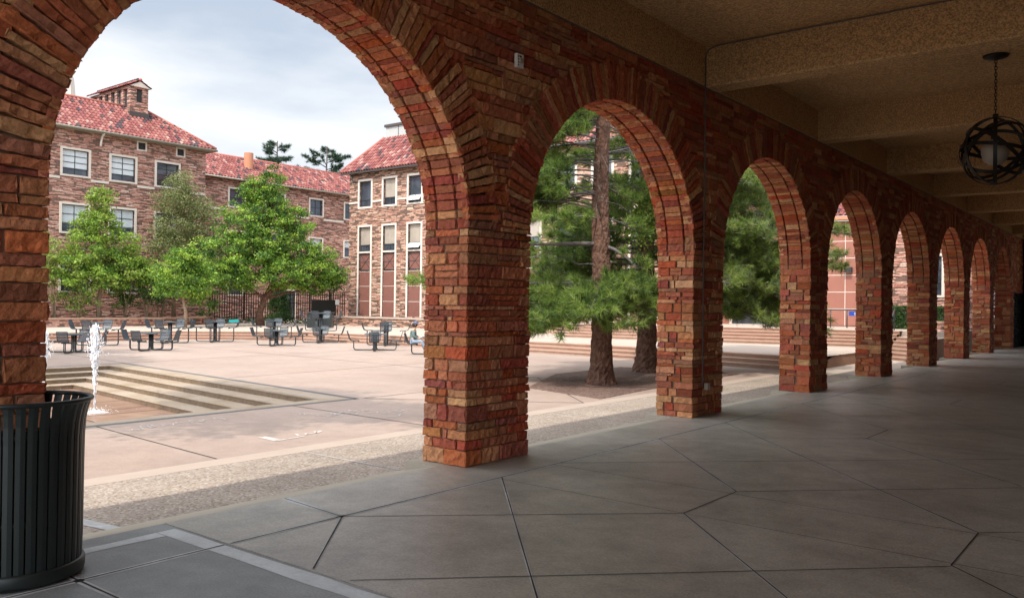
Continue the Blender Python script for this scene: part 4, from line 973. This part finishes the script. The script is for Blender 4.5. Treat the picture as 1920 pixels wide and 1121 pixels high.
jet(-13.59, 9.67, PZ-.56, 1.30, 'water jet rising in front of the low metal table, fully in view', 1300)
jet(-18.33, 10.49, PZ-.56, .98, 'water jet half hidden by the edge of the left pillar', 1300)

# chalk drawings
def scribble(lab, strokes, w=.035):
    m = MB()
    for st in strokes:
        for a, b in zip(st[:-1], st[1:]): strip(m, a, b, w, PZ+.006)
    tag(m.build('chalk_drawing', M['chalk']), lab, 'chalk drawing')
scribble('thick white chalk corner mark on the plaza with faint letters beside it', [[(-4.62, 8.02), (-4.12, 7.98), (-4.17, 8.55)], [(-4.60, 8.06), (-4.13, 8.03)], [(-4.60, 8.10), (-4.15, 8.07)], [(-4.45, 8.6), (-4.3, 8.55)], [(-4.38, 8.75), (-4.28, 8.7), (-4.33, 8.85)], [(-4.45, 8.98), (-4.3, 8.9), (-4.42, 9.1)]], .05)
ss = []
for i in range(26):
    x = -6.1+RNG.uniform(-.35, .35)+i*.02; y = 10.2+i*.07; a = RNG.uniform(0, 6.28); ss.append([(x, y), (x+.16*math.cos(a), y+.16*math.sin(a)), (x+.2*math.cos(a+.8), y+.2*math.sin(a+.8))])
ss.append([(-5.3, 11.3), (-5.0, 11.5), (-4.85, 11.3), (-4.95, 11.05)])
scribble('scribbled white chalk drawing on the plaza near the corner of the pool border', ss, .022)
ss = [[(-6.9+RNG.uniform(-.2, .2), 7.0+i*.05) for i in range(38)]]
scribble('faint zigzag white chalk line on the plaza beside the dark pool border', ss, .018)

# ------------------------------------------------------------------ vegetation
def leaves(mb, centres, n, spread, size, cols, droop=.3, flat=.55):
    n = int(n*1.35); size *= .82
    """clusters of small leaf blades; each cluster around its own twig end"""
    nc = len(centres); C = np.repeat(np.array(centres), n, axis=0); N = len(C); P = C+RNG.normal(0, 1, (N, 3))*np.array((spread, spread, spread*flat))
    a = RNG.uniform(0, 6.283, N); el = RNG.normal(-droop, .5, N); d = np.stack([np.cos(a)*np.cos(el), np.sin(a)*np.cos(el), np.sin(el)], 1)
    s = RNG.normal(0, 1, (N, 3)); s -= d*(s*d).sum(1)[:, None]; s /= np.linalg.norm(s, axis=1)[:, None]; sz = size*RNG.uniform(.6, 1.3, N)[:, None]
    V = np.stack([P, P+d*sz*.5+s*sz*.36, P+d*sz, P+d*sz*.5-s*sz*.36], 1).reshape(-1, 3)
    cl = np.repeat(RNG.uniform(0, 1, nc), n); k = np.clip(cl*.7+RNG.uniform(0, .45, N), 0, .999)
    cols = np.array(cols); col = cols[(k*len(cols)).astype(int)]*RNG.uniform(.8, 1.2, N)[:, None]
    Cc = np.ones((4*N, 4)); Cc[:, :3] = np.repeat(col, 4, axis=0)
    mb.v.append(V); F = (np.arange(4*N).reshape(-1, 4)+mb.n).tolist(); mb.f += [tuple(f) for f in F]; mb.sm += [False]*N; mb.c.append(Cc); mb.n += 4*N
GREEN = [(.035, .075, .018), (.06, .13, .022), (.105, .21, .028), (.18, .31, .035), (.30, .43, .055)]
OLIVE = [(.11, .14, .045), (.16, .19, .065), (.21, .24, .085), (.27, .28, .11)]
YEL = [(.14, .20, .03), (.20, .28, .045), (.28, .36, .07), (.33, .38, .10)]
DKG = [(.02, .05, .014), (.03, .07, .02), (.045, .10, .025), (.065, .13, .03)]
def limb(mb, a, b, r0, r1, k=7, bend=.12, n=7, jit=.05):
    a, b = np.array(a, float), np.array(b, float); L = np.linalg.norm(b-a); off = RNG.normal(0, bend*L*.35, 3); off2 = RNG.normal(0, bend*L*.12, (n, 3)); P = []
    for i in range(n):
        t = i/(n-1); P.append(a*(1-t)+b*t+off*math.sin(math.pi*t)+(off2[i] if 0 < i < n-1 else 0))
    tube(mb, P, np.linspace(r0, r1, n), k, jit=jit); return P
def deciduous(name, lab, cat, base, trunk, blobs, cols, ncl=90, nl=38, size=.17, spread=.30, r0=.16, grp=None, bark='barkl', stems=None):
    """trunk: list of points; blobs: (x,y,z,rx,ry,rz) crown masses"""
    t = thing(name, lab, cat, base, 0, grp); b0 = np.array(base, float); m = MB()
    T = [np.array(p, float)-b0 for p in trunk]; rad = np.linspace(r0, r0*.55, len(T)); rad[0] *= 1.35
    tube(m, T, rad, 9, jit=.06)
    top = T[-1]; cm = MB(); cen = []
    for (x, y, z, rx, ry, rz) in blobs:
        c = np.array((x, y, z))-b0; st = T[-1] if c[2] > T[-1][2]-.3 else T[len(T)//2]
        P = limb(m, st, c, r0*.42, r0*.14, 6)
        vol = (rx*ry*rz)**(1/3); k = int(ncl*vol**1.7/1.6)+8
        for _ in range(k):
            d = RNG.normal(0, 1, 3); d /= np.linalg.norm(d); rr = RNG.uniform(.3, 1)**.5*(1+RNG.normal(0, .20)); q = c+d*np.array((rx, ry, rz))*rr; cen.append(q)
            if RNG.random() < .22: limb(m, P[RNG.integers(2, 7)], q, r0*.09, .008, 4, n=4)
    leaves(cm, cen, nl, spread, size, cols)
    m.build('trunk', M[bark], t); cm.build('crown', M['leaf'], t, True); return t
# three bright green trees on the terrace and the olive one behind
deciduous('leafy_tree', 'slim bright green tree with a pale crooked trunk in the left planter', 'tree', (-48.4, 26.4, .6),
          [(-48.4, 26.4, .5), (-48.35, 26.3, 1.6), (-48.5, 26.5, 2.6), (-48.4, 26.4, 4.2), (-48.5, 26.45, 6)],
          [(-48.4, 26.4, 8.2, .8, .8, 1.2), (-48.4, 26.1, 6.9, 1.3, 1.3, 1.0), (-48.5, 25.3, 5.2, 1.5, 1.5, 1.2), (-48.2, 27.3, 5.6, 1.5, 1.4, 1.1), (-48.3, 24.3, 3.9, 1.4, 1.3, 1.1), (-48.2, 28.2, 4.1, 1.6, 1.5, 1.1), (-48.0, 26.3, 3.6, 1.5, 1.6, 1.0), (-47.9, 29.3, 3.7, 1.1, 1.0, .9)],
          GREEN[1:]+YEL[1:3], 56, 44, .17, .20, .15)
deciduous('leafy_tree', 'small bright green tree with thin trunk between the slim tree and the big round one', 'tree', (-42.9, 29.2, T1),
          [(-42.9, 29.2, T1), (-42.85, 29.25, 1.2), (-42.95, 29.1, 2.1), (-43.0, 29.2, 3.0)],
          [(-43.2, 29.3, 4.7, 1.1, 1.1, .9), (-43.0, 28.5, 3.7, 1.2, 1.2, .9), (-43.0, 30.1, 3.5, 1.3, 1.2, .9), (-42.8, 29.8, 2.6, 1.0, .9, .6), (-43.2, 28.2, 2.8, .9, .9, .6), (-43.3, 29.9, 4.3, .9, .9, .7)],
          GREEN[1:], 56, 44, .16, .19, .12)
deciduous('leafy_tree', 'big round bright green tree with a leaning brown trunk in front of the fence', 'tree', (-44.8, 36.2, T1),
          [(-44.8, 36.2, T1-.05), (-44.75, 36.1, 1.2), (-44.6, 36.4, 2.2), (-44.3, 36.9, 3.4), (-44.5, 36.9, 5)],
          [(-44.8, 36.9, 10.6, 1.0, 1.0, 1.1), (-44.7, 35.5, 10.0, .9, .9, .9), (-44.8, 36.3, 8.9, 1.8, 1.8, 1.3), (-44.5, 38.3, 8.2, 1.3, 1.4, 1.1), (-44.8, 34.3, 7.4, 1.8, 1.7, 1.4), (-44.3, 37.4, 6.8, 2.2, 2.2, 1.5), (-44.5, 33.2, 5.3, 1.8, 1.7, 1.4), (-43.8, 35.6, 5.4, 2.2, 2.2, 1.6), (-43.8, 38.2, 5.2, 2.2, 2.2, 1.4), (-43.6, 40.2, 4.6, 1.8, 1.8, 1.2), (-43.4, 41.6, 3.9, 1.2, 1.2, .9), (-44.0, 32.5, 3.8, 1.5, 1.3, 1.0), (-43.2, 36.6, 4.0, 2.0, 1.9, 1.0), (-43.6, 39.6, 3.3, 1.4, 1.4, .7), (-44.2, 34.0, 3.4, 1.4, 1.4, .8)],
          GREEN, 48, 48, .18, .21, .26, bark='bark')
deciduous('leafy_tree', 'tall thin olive green tree against the corner of the left building', 'tree', (-49.8, 32.4, .6),
          [(-49.8, 32.4, .5), (-49.7, 32.3, 2.5), (-49.9, 32.6, 5), (-49.8, 32.8, 7.5)],
          [(-49.8, 32.9, 10.2, .9, .9, 1.2), (-49.8, 32.2, 9.0, 1.2, 1.3, 1.1), (-49.6, 33.9, 8.6, 1.4, 1.4, 1.1), (-49.7, 32.5, 7.3, 1.6, 1.7, 1.1), (-49.6, 34.6, 6.6, 1.3, 1.4, 1.1), (-49.6, 31.6, 6.0, 1.2, 1.2, 1.0), (-49.4, 34.3, 5.0, 1.4, 1.5, 1.1)],
          OLIVE, 85, 34, .14, .24, .13)
def shrub(lab, x, y, z, r, h, cols, n=26, nl=34, stems=5, lean=(0, 0), size=.15, grp=None, cat='shrub', name='shrub'):
    t = thing(name, lab, cat, (x, y, z), 0, grp); m = MB(); cen = []
    for i in range(stems):
        a = RNG.uniform(0, 6.28); q = np.array((math.cos(a)*r*.55+lean[0], math.sin(a)*r*.55+lean[1], h*RNG.uniform(.55, .85))); limb(m, (RNG.normal(0, .05), RNG.normal(0, .05), -.05), q, .05, .015, 5)
    for i in range(n): d = RNG.normal(0, 1, 3); d /= np.linalg.norm(d); cen.append(np.array((lean[0], lean[1], h*.62))+d*np.array((r, r, h*.42))*RNG.uniform(.4, 1))
    m.build('stems', M['barkl'], t); m = MB(); leaves(m, cen, nl, .2, size, cols); m.build('foliage', M['leaf'], t, True); return t
SG = 'planter shrubs against the left building'
shrub('yellow green shrub with a leaning dark stem at the far left of the planter', -48.2, 23.6, .6, 1.2, 5.6, YEL, 60, 34, 4, (-.1, -.6), grp=SG)
shrub('yellow green shrub right beside the left pillar edge', -47.9, 21.6, .6, 1.1, 3.8, YEL, 50, 34, 4, grp=SG)
shrub('leafy shrub with bare pale stems between the two left trees', -48.3, 29.6, .6, 1.25, 3.6, DKG[2:]+GREEN[:2], 55, 30, 6, (.1, .2), grp=SG)
shrub('small open green shrub by the planter at the start of the fence', -49.9, 35.0, .3, 1.0, 2.5, GREEN[:4], 34, 28, 5, grp=SG)
shrub('dark green shrub behind the small bright tree', -49.5, 31.2, .6, 1.5, 4.6, DKG[1:]+OLIVE[:2], 60, 30, 6, grp=SG)
shrub('bushy green shrub between the slim tree and the bare stemmed one', -48.6, 28.2, .6, 1.4, 3.9, GREEN[:4], 60, 40, 5, grp=SG)
shrub('yellow green bush low under the slim tree', -48.0, 25.0, .6, 1.2, 2.6, YEL[:3]+GREEN[2:4], 40, 34, 5, grp=SG)
# juniper
t = thing('juniper', 'dense dark green juniper beside the big tree trunk before the fence', 'juniper', (-48.4, 40.4, T1)); m = MB(); tube(m, [(0, 0, 0), (0, 0, 2.6)], [.14, .03], 7); m.build('trunk', M['bark'], t)
m = MB(); cen = []
for i in range(190): z = RNG.uniform(.2, 3.0); r = 1.0*(1-z/3.4)**.6*RNG.uniform(.5, 1); a = RNG.uniform(0, 6.28); cen.append((r*math.cos(a), r*math.sin(a), z))
leaves(m, cen, 34, .14, .12, DKG, droop=-.8, flat=1.3); m.build('crown', M['leaf'], t, True)
# ground ivy under the fence and hedge
m = MB(); cen = [(-50.6+RNG.uniform(-.5, .5), y, T1+RNG.uniform(.05, .35)) for y in np.arange(36.5, 41.6, .12)]+[(x, 41.2+(x+49)*.45+RNG.uniform(-.3, .2), T1+RNG.uniform(.05, .3)) for x in np.arange(-49, -46.5, .12)]
leaves(m, cen, 26, .16, .13, DKG+GREEN[:2]); tag(m.build('ivy_ground_cover', M['leaf'], None, True), 'low dark ivy growing along the foot of the fence', 'ground cover', kind='stuff')
def hedge(lab, x0, x1, y0, y1, z0, z1):
    t = thing('hedge', lab, 'hedge', ((x0+x1)/2, (y0+y1)/2, z0), 0, 'clipped hedges by the right steps'); m = MB(); c = np.array(((x0+x1)/2, (y0+y1)/2, z0)); cen = []
    for i in range(int(260*(x1-x0))): cen.append((RNG.uniform(x0, x1)-c[0], (y0 if RNG.random() < .6 else RNG.uniform(y0, y1))-c[1], (RNG.uniform(z0, z1) if RNG.random() < .7 else z1)-z0))
    leaves(m, cen, 12, .07, .09, DKG[1:]+GREEN[:2]); m.build('foliage', M['leaf'], t, True)
    m = MB(); box(m, x0-c[0]+.1, x1-c[0]-.1, y0-c[1]+.1, y1-c[1]-.1, 0, z1-z0-.1); m.build('branches', M['barkd'], t)
hedge('clipped green hedge before the sandstone wing', -5.4, -2.2, 46.2, 47.2, T2, 2.1)
hedge('small clipped shrub at the end of the terrace railing', -6.2, -5.6, 46.2, 46.9, T2, 1.95)
ashlar_wall('garden_wall', 'low stepped sandstone garden wall at the right steps', [(-3.0, 43.6), (-1.2, 43.2)], T2, 1.35, .4, mtl='wallL')

# ---- pines
NEED = [(.055, .095, .025), (.10, .165, .035), (.155, .24, .045), (.235, .33, .065), (.34, .42, .11)]
NEEDY = [(.07, .13, .03), (.11, .19, .04), (.16, .25, .05), (.21, .30, .07)]
def tufts(mb, P, D, nn, ln, wd, cols):
    """needle tufts: P twig tips, D their direction"""
    P = np.repeat(np.array(P), nn, axis=0); D = np.repeat(np.array(D), nn, axis=0); N = len(P); P = P-D*RNG.uniform(0, ln*.9, N)[:, None]
    d = D*.75+RNG.normal(0, .62, (N, 3)); d /= np.linalg.norm(d, axis=1)[:, None]; s = RNG.normal(0, 1, (N, 3)); s -= d*(s*d).sum(1)[:, None]; s /= np.linalg.norm(s, axis=1)[:, None]
    L = ln*RNG.uniform(.7, 1.15, N)[:, None]; V = np.stack([P-s*wd, P+s*wd, P+d*L], 1).reshape(-1, 3)
    k = np.repeat(RNG.uniform(0, .75, N//nn), nn)+RNG.uniform(0, .25, N); cols = np.array(cols); c = cols[(np.clip(k, 0, .999)*len(cols)).astype(int)]
    C = np.ones((3*N, 4)); C[:, :3] = np.repeat(c, 3, axis=0); mb.v.append(V); mb.f += [tuple(f) for f in (np.arange(3*N).reshape(-1, 3)+mb.n).tolist()]; mb.sm += [False]*N; mb.c.append(C); mb.n += 3*N
def bough(bm, tips, a, az, L, rise, r0, dens=1.0, sag=.25, bare=.25, side=.5):
    """a branch with side shoots; collects twig tips"""
    a = np.array(a, float); h = np.array((math.cos(az), math.sin(az), 0)); n = 8; P = []
    w = RNG.normal(0, .05*L, 2); sd = np.array((-h[1], h[0], 0))
    for i in range(n): t = i/(n-1); P.append(a+h*L*t+np.array((0, 0, 1))*(rise*L*t-sag*L*t*t+.12*L*max(0, t-.7))+sd*w[0]*math.sin(3*t))
    P = np.array(P); tube(bm, P, np.linspace(r0, .012, n), 6, jit=.06)
    ns = int(5*L*dens)+3
    for j in range(ns):
        t = bare+(1-bare)*(j+RNG.uniform(0, .8))/ns; t = min(t, .99); i = min(n-2, int(t*(n-1))); p = P[i]+(P[i+1]-P[i])*(t*(n-1)-i)
        sg_ = 1 if j % 2 else -1; l2 = L*side*(1.05-t)*RNG.uniform(.5, 1.1)+.25; ang = az+sg_*RNG.uniform(.5, 1.1); d = np.array((math.cos(ang), math.sin(ang), RNG.uniform(-.25, .35))); q = p+d*l2
        q[2] -= .06*l2; tube(bm, [p, (p+q)/2+np.array((0, 0, -.04*l2)), q], [.016, .011, .006], 4)
        m2 = int(2+4*l2)
        for k in range(m2):
            tt = RNG.uniform(.3, 1); pp = p+(q-p)*tt; dd = d+RNG.normal(0, .5, 3); dd[2] += .35; dd /= np.linalg.norm(dd); e = pp+dd*RNG.uniform(.08, .28); tips.append((e, dd))
            if k % 2 == 0: tube(bm, [pp, e], [.006, .004], 3, cap=False)
    tips.append((P[-1], h))
def pine(name, lab, base, H, r0, boughs, cols, nn=30, ln=.25, wd=.0085, lean=(0, 0), bark='bark', grp=None, stubs=0, cat='pine tree'):
    t = thing(name, lab, cat, base, 0, grp); m = MB(); n = 110; P = []; R = []
    for i in range(n):
        u = (i/(n-1))**1.15; z = H*u; P.append((lean[0]*u+.03*math.sin(z*.9), lean[1]*u+.03*math.cos(z*.7), z-.05)); R.append(r0*(1-.82*u)*(1+.55*math.exp(-z/.30)))
    tube(m, P, R, 30, jit=.10, smooth=False)
    m.build('trunk', M[bark], t); bm = MB(); tips = []
    def at(z): u = z/H; return (lean[0]*u, lean[1]*u, z)
    for b in boughs: bough(bm, tips, at(b[0]), b[1], b[2], b[3], b[4] if len(b) > 4 else .05, *(b[5:]))
    for i in range(stubs):
        z = RNG.uniform(3.0, H*.7); a = RNG.uniform(0, 6.28); p = np.array(at(z)); q = p+np.array((math.cos(a), math.sin(a), RNG.uniform(-.15, .25)))*RNG.uniform(.6, 1.9); Q = limb(bm, p, q, .022, .006, 4, .2, 6)
        for k in range(3): j = RNG.integers(2, 6); limb(bm, Q[j], Q[j]+RNG.normal(0, .3, 3)+np.array((0, 0, -.1)), .007, .003, 3, n=3)
    bm.build('branches', M['barkd'], t)
    m = MB(); tufts(m, [x[0] for x in tips], [x[1] for x in tips], nn, ln, wd, cols); m.build('crown', M['needle'], t, True); return t
VR = math.atan2(.62, .785)            # image right on the ground
LFT, RGT, TOW, AWY = VR+math.pi, VR, VR-math.pi/2, VR+math.pi/2
PG = 'ponderosa pines in the mulch bed'
bs = []
# dense low skirt, z 1.4-3.4, left, front and right
for i in range(17): bs.append((RNG.uniform(1.9, 3.0), LFT+RNG.uniform(-1.1, .9), RNG.uniform(2.0, 3.6), RNG.uniform(-.12, .1), .05, 1.25, .3, .2))
for i in range(10): bs.append((RNG.uniform(2.1, 3.1), TOW+RNG.uniform(-.6, .8), RNG.uniform(1.3, 2.3), RNG.uniform(-.15, .05), .045, 1.3, .3, .2))
for i in range(7): bs.append((RNG.uniform(2.1, 3.1), RGT+RNG.uniform(-.7, .7), RNG.uniform(1.4, 2.2), RNG.uniform(-.15, .05), .045, 1.2, .3, .2))
# the thick bare bough crossing left at 4.3 m
bs += [(3.85, LFT+.35, 2.9, -.02, .085, .3, .04, .8), (3.8, RGT-.7, 1.2, -.1, .07, .3, .5, .5), (5.3, LFT+.2, 2.3, -.1, .05, .5, .1, .5), (2.75, LFT+.02, 5.15, .02, .045, .8, .06, .5)]
for z in np.arange(4.5, 9.4, .12): bs.append((z, LFT+RNG.uniform(-.9, .9), RNG.uniform(1.8, 3.4)*(1 if z < 7.5 else .8), RNG.uniform(-.1, .4), .024, .95, .3, .32))
for z in np.arange(4.6, 9.5, .8): bs.append((z+RNG.uniform(-.2, .2), RGT+RNG.uniform(-1, 1), RNG.uniform(.9, 2.0), RNG.uniform(-.4, .5), .022, .8, .25, .45))
for z in np.arange(8.2, 15, .28): bs.append((z, RNG.uniform(0, 6.28), RNG.uniform(1.4, 3.0)*(1-(z-8)/12), RNG.uniform(.1, .4), .035, 1.0, .25, .2))
pine('ponderosa_pine', 'nearest tall pine with a thick reddish trunk seen through the second arch', (-5.6, 19.66, PZ), 15.5, .30, bs, NEED, 34, .25, .0075, stubs=24, grp=PG)
bs = []
for i in range(12): bs.append((RNG.uniform(2.2, 3.8), RNG.uniform(0, 6.28), RNG.uniform(1.6, 3.2), RNG.uniform(-.1, .1), .05, 1.2, .3, .2))
for i in range(14): bs.append((RNG.uniform(2.4, 5.4), LFT+RNG.uniform(-.6, .6), RNG.uniform(2.2, 4.6), RNG.uniform(-.1, .2), .05, 1.1, .3, .2))
for z in np.arange(3.6, 14, .14): bs.append((z, LFT+RNG.uniform(-2.3, 2.3), RNG.uniform(1.6, 3.8)*(1-max(0, z-8)/14), RNG.uniform(0, .3), .04, .8, .25, .3))
pine('ponderosa_pine', 'second pine with a dark trunk standing behind and right of the nearest one', (-6.85, 24.4, PZ), 16.5, .33, bs, NEED, 32, .25, .0075, stubs=18, grp=PG)
bs = []
for i in range(16): bs.append((RNG.uniform(2.6, 5.0), RGT+RNG.uniform(-1.2, 1.0), RNG.uniform(2.0, 3.4), RNG.uniform(-.15, .1), .045, 1.05, .25, .25))
for i in range(16): bs.append((RNG.uniform(2.3, 4.2), RGT+RNG.uniform(-.7, .5), RNG.uniform(2.4, 4.2), RNG.uniform(-.25, .05), .04, 1.1, .22, .25))
bs += [(2.7, RGT-.45, 3.7, -.12, .04, .55, .06, .45), (2.4, RGT-.7, 3.0, -.2, .04, .5, .08, .45), (4.2, RGT+.1, 5.0, .02, .05, .8, .1, .3), (4.0, RGT-.1, 4.8, -.02, .05, .8, .12, .3), (5.0, RGT-.2, 4.9, .0, .05, .8, .12, .3)]
for z in np.arange(3.2, 13, .12): bs.append((z, RGT+RNG.uniform(-1.7, 1.7), RNG.uniform(1.8, 3.9)*(1-max(0, z-8)/12), RNG.uniform(0, .3), .04, 1.0, .25, .2))
pine('ponderosa_pine', 'third pine with its trunk behind the second pillar, filling the third arch with boughs', (-5.9, 26.3, PZ), 16, .30, bs, [NEED[2], NEED[3], NEED[4], (.22, .29, .12), (.28, .34, .17)], 34, .25, .0075, stubs=10, grp=PG)
# light green broadleaf crown behind the pines
deciduous('leafy_tree', 'light green broadleaf tree reaching in front of the second pine trunk', 'tree', (-4.55, 23.4, PZ), [(-4.55, 23.4, PZ), (-4.6, 23.3, 2.0), (-4.9, 22.9, 3.9)],
          [(-5.75, 22.0, 5.0, .55, .55, .5), (-5.3, 22.3, 4.5, .6, .6, .5), (-5.65, 21.9, 4.2, .5, .5, .4), (-4.8, 22.9, 5.0, .6, .6, .6)], GREEN[3:]+YEL[:2], 80, 30, .10, .16, .08)
deciduous('leafy_tree', 'tall unseen green tree left of the view, added to shade the court', 'tree', (-6.0, -.5, PZ), [(-6.0, -.5, PZ), (-5.9, -.5, 3.5), (-6, -.4, 7), (-6.0, 0, 10.5)],
          [(-3.0, 2.0, 13.6, 1.5, 1.3, 1.0), (-5.0, 2.3, 12.8, 1.6, 1.4, 1.0), (-7.0, 2.7, 13.2, 1.7, 1.4, 1.0), (-8.8, 2.6, 12.0, 1.6, 1.4, 1.0), (-5, .2, 12.2, 2, 1.8, 1.2), (-7.4, .2, 11, 2.1, 1.9, 1.2), (-6, 1, 14.5, 2, 1.6, 1.0), (-10.5, 2.8, 12.8, 1.4, 1.2, .9)], GREEN, 60, 40, .2, .26, .3, bark='bark')  # added out of view, crown placed to cast dappled shade on the plaza
deciduous('leafy_tree', 'second unseen green tree beyond the left edge, added for its shadow on the court', 'tree', (-22, 5.6, PZ), [(-22, 5.6, PZ), (-22, 5.6, 3), (-21.9, 5.7, 7)],
          [(-21, 6.6, 9.6, 2.0, 1.6, 1.2), (-23.5, 7.2, 9.2, 1.8, 1.8, 1.2), (-25.5, 8.2, 9.8, 1.8, 1.8, 1.2), (-19.5, 5.6, 9.8, 1.8, 1.6, 1.2), (-22, 6.2, 11.8, 1.6, 1.6, 1.1), (-27, 9, 10.5, 1.6, 1.6, 1.1)], GREEN, 60, 40, .2, .26, .3, bark='bark')  # another unseen tree, added so its shadow falls on the far plaza
# far pines over the roofs
def far_pine(lab, base, H, R):
    bs = []
    for z in np.arange(H*.55, H, .30): bs.append((z, RNG.uniform(0, 6.28), R*(1.18-(z/H)**3)*RNG.uniform(.5, 1.15), RNG.uniform(.15, .5), .07, .8, .1, .25, .45))
    pine('far_pine', lab, base, H, .3, bs, [(.025, .055, .035), (.04, .08, .045), (.06, .11, .06)], 13, .42, .028, grp='pines beyond the roofs', bark='barkd')
far_pine('left of two dark pines rising behind the long roof, beside the clay chimney', (-78, 61.5, 4), 17.3, 4.6)
far_pine('right of two dark pines rising behind the long roof, beside the right building', (-78, 69.0, 4), 17.6, 5.8)

# ------------------------------------------------------------------ seated person
def person(loc, rz):
    t = thing('person', 'person in a dark cap, grey green top and pale jeans sitting at a low table', 'person', loc, rz)
    def skin(name, verts, edges, rad, mtl, parent, lvl=2):
        me = bpy.data.meshes.new(name); me.from_pydata(verts, edges, []); me.update(); me.materials.append(mtl); o = bpy.data.objects.new(name, me); COL.objects.link(o); o.parent = parent
        md = o.modifiers.new('skin', 'SKIN'); md.use_smooth_shade = True
        for i, r in enumerate(rad): me.skin_vertices[0].data[i].radius = (r, r) if not isinstance(r, tuple) else r
        me.skin_vertices[0].data[0].use_root = True
        o.modifiers.new('sub', 'SUBSURF').levels = lvl; o.modifiers['sub'].render_levels = lvl; return o
    # facing +x ; pelvis at origin height .0 = seat top
    V = [(0, 0, .10), (.02, 0, .28), (.05, 0, .44), (.07, 0, .56), (.10, 0, .62), (.12, 0, .70),
         (.06, .17, .54), (.10, .22, .30), (.30, .14, .22), (.38, .11, .22),
         (.06, -.17, .54), (.10, -.22, .30), (.30, -.14, .22), (.38, -.11, .22),
         (.05, .10, .09), (.42, .13, .10), (.50, .13, -.28), (.60, .13, -.33),
         (.05, -.10, .09), (.44, -.12, .10), (.62, -.12, -.26), (.72, -.12, -.31), (.14, 0, .78), (.15, 0, .84)]
    E_ = [(0, 1), (1, 2), (2, 3), (3, 4), (4, 5), (3, 6), (6, 7), (7, 8), (8, 9), (3, 10), (10, 11), (11, 12), (12, 13), (0, 14), (14, 15), (15, 16), (16, 17), (0, 18), (18, 19), (19, 20), (20, 21), (5, 22), (22, 23)]
    R = [.13, .12, .14, .10, .052, .07, .06, .045, .032, .038, .06, .045, .032, .038, .085, .062, .045, .04, .085, .062, .045, .04, .095, .07]
    body = skin('body', V, E_, R, M['skin'], t)
    sh = skin('shirt', [(0, 0, .08), (.02, 0, .26), (.05, 0, .44), (.07, 0, .55), (.06, .17, .535), (.10, .225, .31), (.26, .16, .235), (.06, -.17, .535), (.10, -.225, .31), (.26, -.16, .235)], [(0, 1), (1, 2), (2, 3), (3, 4), (4, 5), (5, 6), (3, 7), (7, 8), (8, 9)], [.15, .145, .16, .115, .078, .062, .05, .078, .062, .05], M['shirt'], t)
    jn = skin('jeans', [(0, 0, .08), (.05, .10, .09), (.42, .13, .10), (.50, .13, -.24), (.05, -.10, .09), (.44, -.12, .10), (.61, -.12, -.22)], [(0, 1), (1, 2), (2, 3), (0, 4), (4, 5), (5, 6)], [.14, .10, .078, .065, .10, .078, .065], M['jeans'], t)
    m = MB()
    for y, x in ((.13, .56), (-.12, .68)): 
        pr = [(x-.09, .035), (x, .045), (x+.09, .045), (x+.17, .03)]; tube(m, [(px, y, -.36) for px, _ in pr], [r for _, r in pr], 8)
    m.build('shoes', M['hair'], t)
    m = MB(); lathe(m, [(.0, .955), (.06, .95), (.105, .915), (.122, .85), (.118, .82), (.10, .82)], 16, .135, 0)
    m.add([(.22, -.08, .845), (.33, -.06, .83), (.35, 0, .828), (.33, .06, .83), (.22, .08, .845), (.22, -.08, .857), (.33, -.06, .842), (.35, 0, .84), (.33, .06, .842), (.22, .08, .857)], [(4, 3, 2, 1, 0), (5, 6, 7, 8, 9), (0, 1, 6, 5), (1, 2, 7, 6), (2, 3, 8, 7), (3, 4, 9, 8)]); m.build('cap', M['cap'], t)
    m = MB(); lathe(m, [(.105, .86), (.118, .80), (.108, .74), (.08, .70)], 14, .10, 0); m.build('hair', M['hair'], t)
    m = MB(); lathe(m, [(.001, .002), (.012, 0)], 5)
    for s in (-1, 1): tube(m, [(.232, s*.035, .80), (.240, s*.035, .80)], [.012, .008], 6)
    m.build('eyes', M['hair'], t); m = MB(); tube(m, [(.225, 0, .80), (.258, 0, .765), (.228, 0, .755)], [.012, .018, .012], 6)
    for s in (-1, 1):
        tube(m, [(.14, s*.095, .79), (.14, s*.108, .80), (.145, s*.10, .76)], [.014, .016, .01], 5)
        hx, hy, hz = .38, s*.11, .22
        for k in range(4): y = hy+(k-1.5)*.021; l = (.075, .088, .082, .064)[k]; tube(m, [(hx+.03, y, hz+.005), (hx+.03+l*.55, y, hz+.008), (hx+.03+l, y, hz-.022)], [.010, .009, .007], 6)
        tube(m, [(hx-.01, hy-s*.03, hz), (hx+.035, hy-s*.052, hz+.012), (hx+.062, hy-s*.048, hz+.004)], [.012, .010, .008], 6)
    m.build('fingers_and_face', M['skin'], t); return t
ang = DOWN+math.radians(-3)
person((-17.73-.93*math.cos(ang), 25.8-.93*math.sin(ang), PZ+.46), ang)
bk = thing('book', 'dark open book lying in the lap of the seated person', 'book', (-17.73-.50*math.cos(ang), 25.8-.50*math.sin(ang), PZ+.72), ang)
m = MB(); box(m, -.10, -.002, -.09, .09, 0, .014); box(m, .002, .10, -.09, .09, 0, .014); m.build('cover', M['blackmark'], bk); m = MB(); box(m, -.09, -.006, -.08, .08, .015, .026); box(m, .006, .09, -.08, .08, .015, .026); m.build('pages', M['white'], bk)
